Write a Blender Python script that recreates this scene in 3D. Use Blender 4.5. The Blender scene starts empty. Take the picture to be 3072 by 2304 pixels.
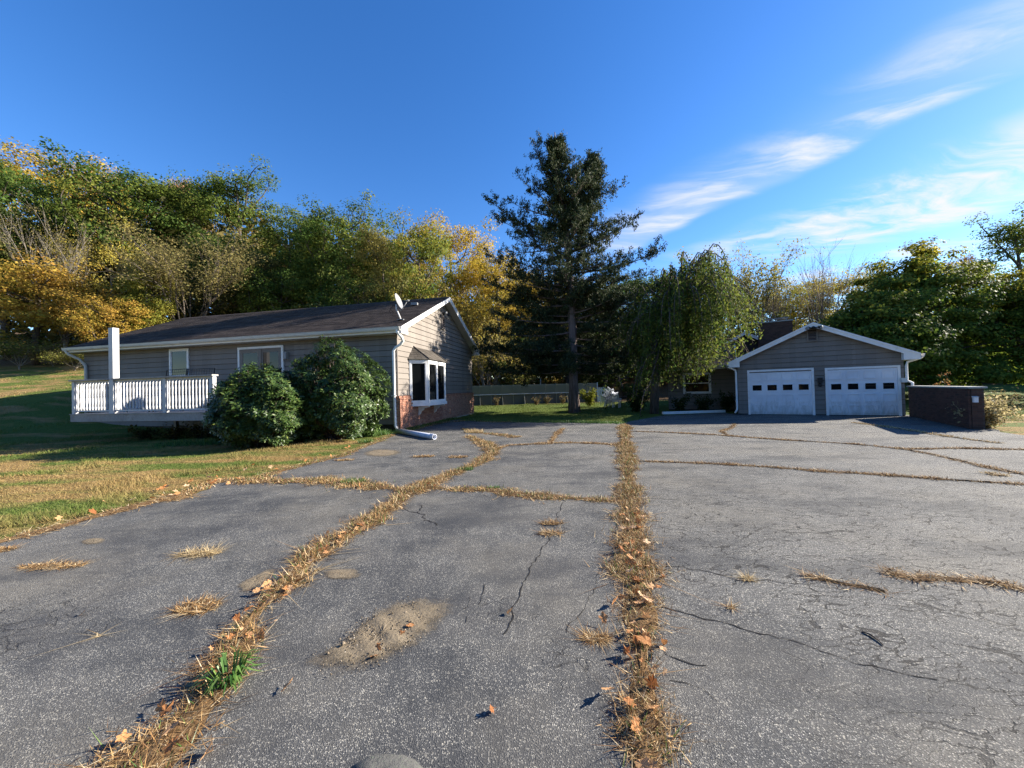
import bpy, math, random
import numpy as np
from mathutils import Vector, Matrix

R = math.radians
sc = bpy.context.scene
col = sc.collection
rng = np.random.default_rng(7)
random.seed(7)

# ------------------------------------------------------------------ camera
F, CX, CY = 1100.0, 1536.0, 1152.0          # focal length and centre in photo pixels
CAM_H, ROLL, PITCH = 1.5, 0.026, 0.0145
fw = Vector((0, math.cos(PITCH), math.sin(PITCH)))
up0 = Vector((0, -math.sin(PITCH), math.cos(PITCH)))
rt0 = Vector((1, 0, 0))
rt = rt0 * math.cos(ROLL) - up0 * math.sin(ROLL)
up = rt0 * math.sin(ROLL) + up0 * math.cos(ROLL)
cam_loc = Vector((0, 0, CAM_H))
cd = bpy.data.cameras.new('camera'); cam = bpy.data.objects.new('camera', cd); col.objects.link(cam)
cd.sensor_width = 36; cd.lens = 36 * F / 3072; cd.clip_start = 0.05; cd.clip_end = 2000
M = Matrix((rt, up, -fw)).transposed().to_4x4(); M.translation = cam_loc
cam.matrix_world = M
sc.camera = cam

def ray(px, py):
    return fw + rt * ((px - CX) / F) + up * ((CY - py) / F)
def gpt(px, py, z=0.0):
    d = ray(px, py); t = (z - CAM_H) / d.z
    return cam_loc + d * t
def dpt(px, py, Y):
    d = ray(px, py); return cam_loc + d * (Y / d.y)
def pix(p):
    v = Vector(p) - cam_loc; q = v.dot(fw)
    return (round(CX + F * v.dot(rt) / q, 1), round(CY - F * v.dot(up) / q, 1))

# ------------------------------------------------------------------ light
SUN_AZ, SUN_EL = 12.0, 24.0                  # azimuth from +X towards +Y
sdir = Vector((math.cos(R(SUN_EL)) * math.cos(R(SUN_AZ)), math.cos(R(SUN_EL)) * math.sin(R(SUN_AZ)), math.sin(R(SUN_EL))))
sl = bpy.data.lights.new('sun', 'SUN'); sl.energy = 5.0; sl.angle = R(0.53); sl.color = (1.0, 0.92, 0.80)
sun = bpy.data.objects.new('sun', sl); col.objects.link(sun)
sun.rotation_euler = (-sdir).to_track_quat('-Z', 'Y').to_euler(); sun.location = (40, 10, 40)

world = bpy.data.worlds.new('World'); sc.world = world; world.use_nodes = True
wn, wl = world.node_tree.nodes, world.node_tree.links
wn.clear()
def N(nodes, t, **kw):
    n = nodes.new(t)
    for k, v in kw.items(): setattr(n, k, v)
    return n
sky = N(wn, 'ShaderNodeTexSky', sky_type='NISHITA', sun_disc=False, sun_elevation=R(SUN_EL), sun_rotation=R(90 - SUN_AZ),
        altitude=100, air_density=1.0, dust_density=0.15, ozone_density=2.6)
def wmath(op, a, b=None, c=None, clamp=False):
    m = N(wn, 'ShaderNodeMath', operation=op, use_clamp=clamp)
    for i, v in enumerate((a, b, c)):
        if v is None: continue
        if isinstance(v, (int, float)): m.inputs[i].default_value = v
        else: wl.new(v, m.inputs[i])
    return m.outputs[0]
def wmap(v, a, b, c=0.0, d=1.0):
    m = N(wn, 'ShaderNodeMapRange', interpolation_type='SMOOTHSTEP'); wl.new(v, m.inputs['Value'])
    for k, x in zip(('From Min', 'From Max', 'To Min', 'To Max'), (a, b, c, d)): m.inputs[k].default_value = x
    return m.outputs[0]
tc = N(wn, 'ShaderNodeTexCoord'); sp = N(wn, 'ShaderNodeSeparateXYZ'); wl.new(tc.outputs['Generated'], sp.inputs[0])
zc = wmath('MAXIMUM', sp.outputs[2], 0.03)
X = wmath('DIVIDE', sp.outputs[0], zc); Y = wmath('DIVIDE', sp.outputs[1], zc)   # cirrus sheet at unit height
cb = N(wn, 'ShaderNodeCombineXYZ'); wl.new(X, cb.inputs[0]); wl.new(Y, cb.inputs[1])
def wnoise(vec, scale, detail, rough, rotz=0, sx=1, sy=1, dist=0.0):
    mp = N(wn, 'ShaderNodeMapping'); mp.inputs['Rotation'].default_value = (0, 0, rotz); mp.inputs['Scale'].default_value = (sx, sy, 1)
    wl.new(vec, mp.inputs[0])
    n = N(wn, 'ShaderNodeTexNoise'); n.inputs['Scale'].default_value = scale; n.inputs['Detail'].default_value = detail
    n.inputs['Roughness'].default_value = rough; n.inputs['Distortion'].default_value = dist
    wl.new(mp.outputs[0], n.inputs['Vector']); return n
wob = wnoise(cb.outputs[0], 1.1, 3, 0.5)
ws = N(wn, 'ShaderNodeVectorMath', operation='SUBTRACT'); wl.new(wob.outputs['Color'], ws.inputs[0]); ws.inputs[1].default_value = (0.5, 0.5, 0.5)
wsc = N(wn, 'ShaderNodeVectorMath', operation='SCALE'); wl.new(ws.outputs[0], wsc.inputs[0]); wsc.inputs['Scale'].default_value = 0.55
wv = N(wn, 'ShaderNodeVectorMath', operation='ADD'); wl.new(cb.outputs[0], wv.inputs[0]); wl.new(wsc.outputs[0], wv.inputs[1])
sp2 = N(wn, 'ShaderNodeSeparateXYZ'); wl.new(wv.outputs[0], sp2.inputs[0])
# band one: a long thin streak, band two: the broad bright sheet to its right
ang = math.atan2(-1.02, 0.52)
nx, ny = -math.sin(ang), math.cos(ang)
def dist_line(x0, y0):
    a = wmath('MULTIPLY', wmath('SUBTRACT', sp2.outputs[0], x0), nx); b = wmath('MULTIPLY', wmath('SUBTRACT', sp2.outputs[1], y0), ny)
    return wmath('ADD', a, b)
d1 = dist_line(0.95, 2.4)
b1 = wmath('MULTIPLY', wmath('MULTIPLY', wmap(d1, -0.55, -0.06), wmap(d1, 0.20, 0.06)), wmap(sp2.outputs[1], 3.2, 2.2))
d2 = dist_line(2.3, 2.4)
b2 = wmath('MULTIPLY', wmath('MULTIPLY', wmap(d2, -0.80, -0.40), wmap(d2, 0.70, 0.25)), wmap(sp2.outputs[1], 3.3, 2.3))
b3 = wmath('MULTIPLY', wmap(d2, 0.70, 0.95), wmap(d2, 1.5, 1.05))
fine = wnoise(wv.outputs[0], 1.6, 9, 0.62, rotz=-ang + 0.35, sx=0.55, sy=2.0, dist=0.4)
soft = wnoise(wv.outputs[0], 0.9, 4, 0.5, rotz=-ang, sx=0.6, sy=1.3)
f1 = wmath('MULTIPLY', b1, wmath('ADD', wmath('MULTIPLY', wmap(fine.outputs[0], 0.44, 0.72), 0.85), wmap(soft.outputs[0], 0.3, 0.75, 0.08, 0.36)))
f2 = wmath('MULTIPLY', b2, wmath('ADD', wmath('MULTIPLY', wmap(fine.outputs[0], 0.38, 0.62), 1.0), wmap(soft.outputs[0], 0.4, 0.75, 0.0, 0.3)))
f3 = wmath('MULTIPLY', b3, wmap(fine.outputs[0], 0.42, 0.66, 0.0, 0.8))
fade = wmap(sp.outputs[2], 0.04, 0.18)
cl = wmath('MULTIPLY', wmath('ADD', wmath('ADD', f1, f2), f3, clamp=True), fade, clamp=True)
hs = N(wn, 'ShaderNodeHueSaturation'); hs.inputs['Saturation'].default_value = 1.30; hs.inputs['Hue'].default_value = 0.511; wl.new(sky.outputs[0], hs.inputs['Color'])
mix = N(wn, 'ShaderNodeMix', data_type='RGBA'); wl.new(cl, mix.inputs['Factor']); wl.new(hs.outputs[0], mix.inputs['A'])
mix.inputs['B'].default_value = (3.6, 3.65, 3.9, 1)
bg = N(wn, 'ShaderNodeBackground'); bg.inputs['Strength'].default_value = 0.082; wl.new(mix.outputs['Result'], bg.inputs['Color'])
wo = N(wn, 'ShaderNodeOutputWorld'); wl.new(bg.outputs[0], wo.inputs['Surface'])

sc.view_settings.view_transform = 'Standard'; sc.view_settings.look = 'None'
sc.view_settings.gamma = 1.0; sc.view_settings.exposure = 1.7; sc.view_settings.use_curve_mapping = False
sc.render.engine = 'CYCLES'
sc.cycles.use_denoising = True; sc.cycles.denoising_prefilter = 'NONE'; sc.cycles.denoising_input_passes = 'RGB_ALBEDO_NORMAL'
sc.cycles.max_bounces = 6; sc.cycles.diffuse_bounces = 3; sc.cycles.glossy_bounces = 3; sc.cycles.transmission_bounces = 4
sc.cycles.caustics_reflective = False; sc.cycles.caustics_refractive = False

# ------------------------------------------------------------------ object helpers
def tag(o, label=None, cat=None, group=None, kind=None):
    if label: o['label'] = label
    if cat: o['category'] = cat
    if group: o['group'] = group
    if kind: o['kind'] = kind
    return o
def thing(name, loc, label, cat, group=None):
    o = bpy.data.objects.new(name, None); col.objects.link(o); o.location = loc
    o.empty_display_size = 0.2
    return tag(o, label, cat, group)
def link(name, me, parent=None):
    o = bpy.data.objects.new(name, me); col.objects.link(o)
    if parent is not None:
        o.parent = parent
        if parent.type == 'EMPTY':
            o.matrix_parent_inverse = Matrix.LocRotScale(parent.location, parent.rotation_euler, parent.scale).inverted()
    return o
def local(name, me, parent):
    o = bpy.data.objects.new(name, me); col.objects.link(o); o.parent = parent; return o
def np_mesh(name, V, Fc, mat=None, smooth=False, attrs=None):
    V = np.ascontiguousarray(V, dtype=np.float32); Fc = np.ascontiguousarray(Fc, dtype=np.int32)
    me = bpy.data.meshes.new(name); n, k = Fc.shape
    me.vertices.add(len(V)); me.vertices.foreach_set('co', V.ravel())
    me.loops.add(n * k); me.loops.foreach_set('vertex_index', Fc.ravel())
    me.polygons.add(n); me.polygons.foreach_set('loop_start', np.arange(0, n * k, k, dtype=np.int32))
    me.polygons.foreach_set('loop_total', np.full(n, k, dtype=np.int32))
    if smooth: me.polygons.foreach_set('use_smooth', np.ones(n, dtype=bool))
    for an, av in (attrs or {}).items():
        a = me.attributes.new(an, 'FLOAT', 'POINT'); a.data.foreach_set('value', np.ascontiguousarray(av, dtype=np.float32))
    me.update(calc_edges=True)
    if mat: me.materials.append(mat)
    return me

class MB:
    def __init__(s): s.v = []; s.f = []
    def poly(s, pts):
        b = len(s.v); s.v += [tuple(p) for p in pts]; s.f.append(tuple(range(b, b + len(pts))))
    def prism(s, pts, off):
        off = Vector(off); a = [Vector(p) for p in pts]; b0 = len(s.v); n = len(a)
        s.v += [tuple(p) for p in a] + [tuple(p + off) for p in a]
        s.f.append(tuple(range(b0 + n - 1, b0 - 1, -1))); s.f.append(tuple(range(b0 + n, b0 + 2 * n)))
        for i in range(n):
            j = (i + 1) % n; s.f.append((b0 + i, b0 + j, b0 + n + j, b0 + n + i))
        return s
    def box(s, o, a, b, c):
        o, a, b, c = Vector(o), Vector(a), Vector(b), Vector(c)
        return s.prism([o, o + a, o + a + b, o + b], c)
    def cube(s, c, sx, sy, sz):
        return s.box(Vector(c) - Vector((sx, sy, sz)) / 2, (sx, 0, 0), (0, sy, 0), (0, 0, sz))
    def tube(s, pts, rad, n=6, cap=True):
        pts = [Vector(p) for p in pts]
        if isinstance(rad, (int, float)): rad = [rad] * len(pts)
        ref = None; rings = []
        for i, p in enumerate(pts):
            t = (pts[min(i + 1, len(pts) - 1)] - pts[max(i - 1, 0)])
            if t.length < 1e-9: t = Vector((0, 0, 1))
            t.normalize()
            if ref is None: ref = Vector((1, 0, 0)) if abs(t.x) < 0.9 else Vector((0, 1, 0))
            x = (ref - t * ref.dot(t)).normalized(); ref = x; y = t.cross(x)
            b = len(s.v)
            s.v += [tuple(p + (x * math.cos(2 * math.pi * k / n) + y * math.sin(2 * math.pi * k / n)) * rad[i]) for k in range(n)]
            rings.append(b)
        for a, b in zip(rings, rings[1:]):
            for k in range(n):
                s.f.append((a + k, a + (k + 1) % n, b + (k + 1) % n, b + k))
        if cap:
            s.f.append(tuple(rings[0] + k for k in reversed(range(n)))); s.f.append(tuple(rings[-1] + k for k in range(n)))
        return s
    def lathe(s, prof, o, n=8):
        o = Vector(o)
        return s.tube([o + Vector((0, 0, z)) for r, z in prof], [r for r, z in prof], n)
    def mesh(s, name, mat=None, smooth=False):
        me = bpy.data.meshes.new(name); me.from_pydata(s.v, [], s.f); me.update()
        if mat: me.materials.append(mat)
        if smooth: me.polygons.foreach_set('use_smooth', [True] * len(me.polygons))
        return me
    def build(s, name, mat, parent=None, smooth=False):
        return link(name, s.mesh(name, mat, smooth), parent)

# ------------------------------------------------------------------ materials
def newmat(name):
    m = bpy.data.materials.new(name); m.use_nodes = True; m.node_tree.nodes.clear()
    return m, m.node_tree.nodes, m.node_tree.links
class G:
    """small node-graph helper"""
    def __init__(s, name): s.m, s.n, s.l = newmat(name)
    def put(s, node, i, v):
        if v is None: return
        if isinstance(v, bpy.types.NodeSocket): s.l.new(v, node.inputs[i])
        else: node.inputs[i].default_value = v
    def math(s, op, a, b=None, c=None, clamp=False):
        m = N(s.n, 'ShaderNodeMath', operation=op, use_clamp=clamp)
        for i, v in enumerate((a, b, c)): s.put(m, i, v)
        return m.outputs[0]
    def map(s, v, a, b, c=0.0, d=1.0):
        m = N(s.n, 'ShaderNodeMapRange'); s.put(m, 0, v)
        for i, x in enumerate((a, b, c, d)): m.inputs[i + 1].default_value = x
        return m.outputs[0]
    def mix(s, f, a, b):
        m = N(s.n, 'ShaderNodeMix', data_type='RGBA'); s.put(m, 'Factor', f)
        for k, v in (('A', a), ('B', b)):
            if isinstance(v, bpy.types.NodeSocket): s.l.new(v, m.inputs[k])
            else: m.inputs[k].default_value = (*v, 1)
        return m.outputs['Result']
    def pos(s): return N(s.n, 'ShaderNodeNewGeometry').outputs['Position']
    def island(s): return N(s.n, 'ShaderNodeNewGeometry').outputs['Random Per Island']
    def obj(s): return N(s.n, 'ShaderNodeTexCoord').outputs['Object']
    def objrand(s): return N(s.n, 'ShaderNodeObjectInfo').outputs['Random']
    def mapping(s, v, scale=(1, 1, 1), rot=(0, 0, 0), loc=(0, 0, 0)):
        m = N(s.n, 'ShaderNodeMapping'); s.put(m, 0, v); m.inputs['Scale'].default_value = scale
        m.inputs['Rotation'].default_value = rot; m.inputs['Location'].default_value = loc; return m.outputs[0]
    def noise(s, v, scale, detail=4, rough=0.55, dist=0, out=0):
        n = N(s.n, 'ShaderNodeTexNoise'); s.put(n, 'Vector', v); n.inputs['Scale'].default_value = scale
        n.inputs['Detail'].default_value = detail; n.inputs['Roughness'].default_value = rough; n.inputs['Distortion'].default_value = dist
        return n.outputs[out]
    def voro(s, v, scale, feature='F1', out=0):
        n = N(s.n, 'ShaderNodeTexVoronoi', feature=feature); s.put(n, 'Vector', v); n.inputs['Scale'].default_value = scale
        return n.outputs[out]
    def ramp(s, v, stops):
        r = N(s.n, 'ShaderNodeValToRGB'); s.put(r, 0, v); e = r.color_ramp.elements
        while len(e) < len(stops): e.new(0.5)
        for k, (p, c) in enumerate(stops): e[k].position = p; e[k].color = (*c, 1)
        return r.outputs[0]
    def bump(s, h, strength=0.3, dist=0.01):
        b = N(s.n, 'ShaderNodeBump'); b.inputs['Strength'].default_value = strength; b.inputs['Distance'].default_value = dist
        s.put(b, 'Height', h); return b.outputs[0]
    def out(s, colour, rough=0.8, spec=0.3, normal=None, metal=0.0, trans=0.0, tcol=None):
        p = N(s.n, 'ShaderNodeBsdfPrincipled')
        if isinstance(colour, bpy.types.NodeSocket): s.l.new(colour, p.inputs['Base Color'])
        else: p.inputs['Base Color'].default_value = (*colour, 1)
        s.put(p, 'Roughness', rough); s.put(p, 'Specular IOR Level', spec); s.put(p, 'Metallic', metal)
        if normal is not None: s.l.new(normal, p.inputs['Normal'])
        o = N(s.n, 'ShaderNodeOutputMaterial'); last = p.outputs[0]
        if trans > 0:
            t = N(s.n, 'ShaderNodeBsdfTranslucent'); tcv = tcol if tcol is not None else colour
            if isinstance(tcv, bpy.types.NodeSocket): s.l.new(tcv, t.inputs[0])
            else: t.inputs[0].default_value = (*tcv, 1)
            mx = N(s.n, 'ShaderNodeMixShader'); mx.inputs[0].default_value = trans
            s.l.new(last, mx.inputs[1]); s.l.new(t.outputs[0], mx.inputs[2]); last = mx.outputs[0]
        s.l.new(last, o.inputs[0]); return s.m

MAT = {}
def painted(name, c, var=0.10, rough=0.6, dirt=None, vertical=False, bump=0.15):
    g = G(name); v = g.pos()
    n1 = g.noise(v, 1.3, 5); n2 = g.noise(g.mapping(v, (14, 14, 1.2) if vertical else (9, 9, 9)), 2.0, 4)
    f = g.math('ADD', g.math('MULTIPLY', n1, 0.6), g.math('MULTIPLY', n2, 0.4))
    a = tuple(x * (1 - var) for x in c); b = tuple(min(1, x * (1 + var)) for x in c)
    cc = g.mix(g.map(f, 0.3, 0.7), a, b)
    if dirt: cc = g.mix(g.map(g.noise(v, 3.5, 7, 0.65), 0.52, 0.78, 0, 0.55), cc, dirt)
    MAT[name] = g.out(cc, rough, 0.25, g.bump(n2, bump, 0.01)); return MAT[name]

def siding_mat():
    g = G('taupe_siding'); v = g.pos(); r = g.objrand()
    n1 = g.noise(v, 1.0, 5); grain = g.noise(g.mapping(v, (38, 38, 1.5)), 1.5, 3)
    w = g.voro(g.mapping(v, (2.6, 2.6, 0.02)), 1.0, out=1)                  # shingle panels of slightly different shade
    sepc = N(g.n, 'ShaderNodeSeparateColor'); g.l.new(w, sepc.inputs[0])
    f = g.math('ADD', g.math('MULTIPLY', n1, 0.45), g.math('ADD', g.math('MULTIPLY', sepc.outputs[0], 0.3), g.math('MULTIPLY', r, 0.25)))
    c = g.mix(g.map(f, 0.2, 0.8), (0.165, 0.144, 0.125), (0.222, 0.196, 0.171))
    c = g.mix(g.map(g.noise(v, 5, 8, 0.7), 0.6, 0.8, 0, 0.35), c, (0.095, 0.082, 0.069))
    return g.out(c, 0.75, 0.2, g.bump(grain, 0.35, 0.006))
MAT['siding'] = siding_mat()
painted('core', (0.022, 0.02, 0.018))
painted('white', (0.76, 0.75, 0.73), 0.05, 0.5, (0.42, 0.39, 0.34))
painted('door_white', (0.74, 0.75, 0.78), 0.04, 0.5, (0.5, 0.49, 0.46))
painted('deck_white', (0.52, 0.52, 0.52), 0.10, 0.55, (0.45, 0.43, 0.4))
painted('deck_wood', (0.36, 0.33, 0.30), 0.25, 0.8, (0.15, 0.12, 0.1))
painted('gutter_cream', (0.55, 0.53, 0.48), 0.08, 0.45, (0.25, 0.23, 0.2))
painted('soffit', (0.46, 0.45, 0.44), 0.05, 0.6)
painted('black_metal', (0.02, 0.02, 0.02), 0.2, 0.45)
painted('dish_grey', (0.22, 0.225, 0.23), 0.06, 0.45)
painted('pvc', (0.62, 0.64, 0.70), 0.05, 0.35, (0.4, 0.38, 0.35))
painted('plastic', (0.72, 0.74, 0.76), 0.05, 0.4)
painted('pool_panel', (0.25, 0.235, 0.17), 0.08, 0.5, (0.2, 0.19, 0.14))
painted('pool_wall', (0.12, 0.115, 0.095), 0.12, 0.5)
painted('cap_stone', (0.34, 0.35, 0.33), 0.12, 0.8)
painted('steel', (0.3, 0.31, 0.32), 0.1, 0.35)
painted('meter', (0.45, 0.5, 0.5), 0.08, 0.4)
painted('vent_brown', (0.10, 0.08, 0.075), 0.1, 0.6)

def door_mat():
    g = G('garage_door_paint'); v = g.pos(); spz = N(g.n, 'ShaderNodeSeparateXYZ'); g.l.new(v, spz.inputs[0])
    c = g.mix(g.map(g.noise(v, 1.5, 5), .35, .65), (0.66, 0.67, 0.70), (0.76, 0.77, 0.79))
    grime = g.map(g.math('SUBTRACT', g.noise(g.mapping(v, (5, 5, 1.2)), 2.0, 7, .7), g.math('MULTIPLY', spz.outputs[2], .45)), .22, .52, 0, .5)
    c = g.mix(grime, c, (0.22, 0.22, 0.16))
    c = g.mix(g.map(g.noise(g.mapping(v, (22, 22, .7)), 1.5, 5, .65), .60, .8, 0, .3), c, (0.40, 0.37, 0.31))
    return g.out(c, .5, .25)
MAT['door_white'] = door_mat()
def brick_mat(name, cols, dark):
    g = G(name); r = g.objrand(); i = g.island(); v = g.pos()
    k = g.math('FRACT', g.math('ADD', g.math('MULTIPLY', r, 7.31), g.math('MULTIPLY', i, 3.77)))
    c = g.ramp(k, [(0.0, cols[0]), (0.35, cols[1]), (0.8, cols[2]), (1.0, cols[3])])
    c = g.mix(g.map(g.noise(v, 30, 5, 0.65), 0.45, 0.75, 0, 0.5), c, dark)
    return g.out(c, 0.9, 0.15, g.bump(g.noise(v, 90, 4), 0.5, 0.004))
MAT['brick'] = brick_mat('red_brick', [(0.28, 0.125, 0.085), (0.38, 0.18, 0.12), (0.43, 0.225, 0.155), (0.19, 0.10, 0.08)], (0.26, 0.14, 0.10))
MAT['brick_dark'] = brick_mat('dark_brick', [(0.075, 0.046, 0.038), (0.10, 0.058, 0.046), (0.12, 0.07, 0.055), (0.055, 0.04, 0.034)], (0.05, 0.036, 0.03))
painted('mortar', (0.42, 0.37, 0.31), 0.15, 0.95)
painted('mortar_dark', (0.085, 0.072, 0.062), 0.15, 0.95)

def glass_mat():
    g = G('window_glass'); v = g.pos()
    return g.out((0.008, 0.009, 0.010), 0.03, 0.3, g.bump(g.noise(v, 1.5, 2), 0.04, 0.02))
MAT['glass'] = glass_mat()
def shingle_mat(name, a, b, moss):
    g = G(name); v = g.pos(); r = g.objrand()
    w = g.voro(g.mapping(v, (4, 4, 2)), 1.0, out=1); s = N(g.n, 'ShaderNodeSeparateColor'); g.l.new(w, s.inputs[0])
    f = g.math('ADD', g.math('MULTIPLY', s.outputs[0], 0.45), g.math('ADD', g.math('MULTIPLY', r, 0.25), g.math('MULTIPLY', g.noise(v, 0.8, 6, 0.6), 0.5)))
    c = g.mix(g.map(f, 0.25, 0.95), a, b)
    c = g.mix(g.map(g.noise(v, 4, 8, 0.7), 0.62, 0.78, 0, 0.6), c, moss)
    return g.out(c, 0.92, 0.12, g.bump(g.noise(v, 140, 3), 0.7, 0.004))
MAT['shingle'] = shingle_mat('roof_shingle', (0.034, 0.027, 0.024), (0.095, 0.074, 0.062), (0.17, 0.14, 0.10))
MAT['bay_shingle'] = shingle_mat('bay_shingle', (0.055, 0.048, 0.040), (0.105, 0.092, 0.078), (0.05, 0.045, 0.038))

def asphalt_mat():
    g = G('old_asphalt'); v = g.pos()
    big = g.noise(v, 0.28, 4); mid = g.noise(v, 1.7, 6, 0.62); sm = g.noise(v, 7.0, 5, 0.6)
    spx = N(g.n, 'ShaderNodeSeparateXYZ'); g.l.new(v, spx.inputs[0])
    stone = g.voro(v, 140.0, out=1); s = N(g.n, 'ShaderNodeSeparateColor'); g.l.new(stone, s.inputs[0])
    sd = g.voro(v, 140.0)
    stone2 = g.voro(v, 105.0, out=1); s2 = N(g.n, 'ShaderNodeSeparateColor'); g.l.new(stone2, s2.inputs[0]); sd2 = g.voro(v, 105.0)
    # the right-hand pour is older and greyer, the panels left of the grass strip keep more of their dark binder
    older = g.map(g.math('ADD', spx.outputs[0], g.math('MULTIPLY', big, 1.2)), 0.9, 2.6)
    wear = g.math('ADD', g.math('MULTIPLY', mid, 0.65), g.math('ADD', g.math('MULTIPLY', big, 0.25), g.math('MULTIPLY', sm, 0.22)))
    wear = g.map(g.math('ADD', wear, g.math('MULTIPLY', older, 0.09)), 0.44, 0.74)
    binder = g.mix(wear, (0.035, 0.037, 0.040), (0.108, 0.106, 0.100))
    st = g.ramp(s.outputs[0], [(0.0, (0.034, 0.034, 0.034)), (0.40, (0.112, 0.111, 0.106)), (0.75, (0.29, 0.282, 0.26)), (1.0, (0.62, 0.59, 0.51))])
    inst = g.math('MULTIPLY', g.map(sd, 0.55, 0.30), g.map(wear, 0.0, 1.0, 0.24, 0.95), clamp=True)
    c = g.mix(inst, binder, st)
    pale = g.math('MULTIPLY', g.math('MULTIPLY', g.map(s2.outputs[1], 0.86, 0.90), g.map(sd2, 0.6, 0.42)), g.map(sm, 0.34, 0.58), clamp=True)
    c = g.mix(g.math('MULTIPLY', pale, 0.5), c, (0.52, 0.48, 0.39))
    c = g.mix(g.map(g.noise(v, 0.55, 7, 0.65), 0.46, 0.70, 0, 0.55), c, (0.175, 0.157, 0.125))
    c = g.mix(g.map(g.noise(g.mapping(v, (0.6, 1.6, 1), loc=(3, 9, 0)), 0.9, 7, 0.62), 0.51, 0.64, 0, 0.62), c, (0.036, 0.038, 0.042))
    # alligator cracking, strongest on the right-hand side, cells drawn out along one diagonal
    wob_ = g.noise(v, 3.0, 5, 0.65, out=1)
    va = N(g.n, 'ShaderNodeVectorMath', operation='MULTIPLY_ADD'); g.l.new(wob_, va.inputs[0]); va.inputs[1].default_value = (0.30, 0.30, 0); g.l.new(v, va.inputs[2])
    ce = g.voro(g.mapping(va.outputs[0], (0.55, 2.1, 1), rot=(0, 0, 0.62)), 7.0, 'DISTANCE_TO_EDGE')
    ce2 = g.voro(g.mapping(va.outputs[0], (1.0, 1.4, 1), rot=(0, 0, 0.3), loc=(5, 2, 0)), 6.5, 'DISTANCE_TO_EDGE')
    reg = g.map(g.math('ADD', spx.outputs[0], g.math('MULTIPLY', g.noise(v, 0.8, 5), 3.2)), 2.2, 3.6)
    reg = g.math('MULTIPLY', reg, g.map(spx.outputs[1], 7.0, 4.2), clamp=True)
    thick = g.map(g.noise(v, 2.6, 4), 0.36, 0.64, 0.003, 0.048)
    crack = g.math('MULTIPLY', g.map(g.math('SUBTRACT', thick, ce), 0.0, 0.012), reg, clamp=True)
    reg2 = g.map(g.noise(v, 0.7, 4), 0.54, 0.62)
    crack = g.math('MAXIMUM', crack, g.math('MULTIPLY', g.map(g.math('SUBTRACT', g.math('MULTIPLY', thick, 0.8), ce2), 0.0, 0.014), g.math('MULTIPLY', reg2, 0.7)))
    c = g.mix(g.math('MULTIPLY', crack, 0.85), c, (0.016, 0.015, 0.015))
    h = g.math('SUBTRACT', g.math('ADD', g.math('MULTIPLY', inst, 0.7), g.math('MULTIPLY', g.noise(v, 240, 2), 0.4)), g.math('MULTIPLY', crack, 1.6))
    return g.out(c, 0.85, 0.25, g.bump(h, 0.85, 0.006))
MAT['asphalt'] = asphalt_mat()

def lawn_colour(g, v):
    w = g.noise(v, 0.5, 3, out=1)
    va = N(g.n, 'ShaderNodeVectorMath', operation='MULTIPLY_ADD'); g.l.new(w, va.inputs[0]); va.inputs[1].default_value = (1.2, 1.2, 0); g.l.new(v, va.inputs[2])
    b = g.noise(g.mapping(va.outputs[0], (0.28, 0.95, 0), rot=(0, 0, 0.10)), 1.0, 5, 0.6)
    spx = N(g.n, 'ShaderNodeSeparateXYZ'); g.l.new(v, spx.inputs[0])
    far = g.map(spx.outputs[1], 11, 15, 0, 0.10)
    back = g.math('MULTIPLY', g.map(spx.outputs[1], 19, 23, 0, 0.085), g.map(spx.outputs[0], -12, -20))
    mid = g.math('MULTIPLY', g.map(spx.outputs[0], -6, -3, 0, 0.30), g.map(spx.outputs[1], 14, 17))
    f = g.map(g.math('ADD', g.math('SUBTRACT', g.math('SUBTRACT', b, far), mid), back), 0.43, 0.56)
    green = g.mix(g.noise(v, 3, 4), (0.060, 0.120, 0.018), (0.140, 0.185, 0.035))
    straw = g.mix(g.noise(v, 2, 5), (0.27, 0.165, 0.060), (0.42, 0.29, 0.125))
    return g.mix(f, green, straw), f
def lawn_mat():
    g = G('lawn'); v = g.pos(); c, f = lawn_colour(g, v)
    n = g.noise(v, 34, 5, 0.7)
    c = g.mix(g.map(n, 0.35, 0.65, 0.0, 0.45), c, (0.075, 0.055, 0.025))
    spx = N(g.n, 'ShaderNodeSeparateXYZ'); g.l.new(v, spx.inputs[0])
    woods = g.map(g.math('ADD', spx.outputs[1], g.math('MULTIPLY', g.noise(v, 0.35, 3), 5)), 33, 37)
    c = g.mix(woods, c, g.mix(g.noise(v, 3, 6, 0.7), (0.045, 0.03, 0.016), (0.17, 0.10, 0.045)))
    return g.out(c, 0.95, 0.1, g.bump(n, 1.0, 0.05))
MAT['lawn'] = lawn_mat()
def blade_mat():
    g = G('grass_blade'); v = g.pos(); c, f = lawn_colour(g, v); i = g.island()
    c = g.mix(g.map(i, 0, 1, 0, 0.5), c, g.ramp(g.math('FRACT', g.math('MULTIPLY', i, 13.7)), [(0, (0.06, 0.085, 0.02)), (0.5, (0.20, 0.20, 0.06)), (1, (0.36, 0.27, 0.13))]))
    return g.out(c, 0.7, 0.25, None, trans=0.3)
MAT['blade'] = blade_mat()
def ramp_mat(name, stops, trans=0.25, rough=0.7, spec=0.2):
    g = G(name); i = g.island(); o = g.objrand()
    k = g.math('FRACT', g.math('ADD', i, g.math('MULTIPLY', o, 5.3)))
    c = g.ramp(k, stops)
    return g.out(c, rough, spec, None, trans=trans)
MAT['straw'] = ramp_mat('dry_straw', [(0, (0.045, 0.026, 0.013)), (0.28, (0.15, 0.080, 0.034)), (0.5, (0.34, 0.19, 0.072)), (0.8, (0.52, 0.36, 0.17)), (1, (0.70, 0.58, 0.38))], 0.15)
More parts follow.
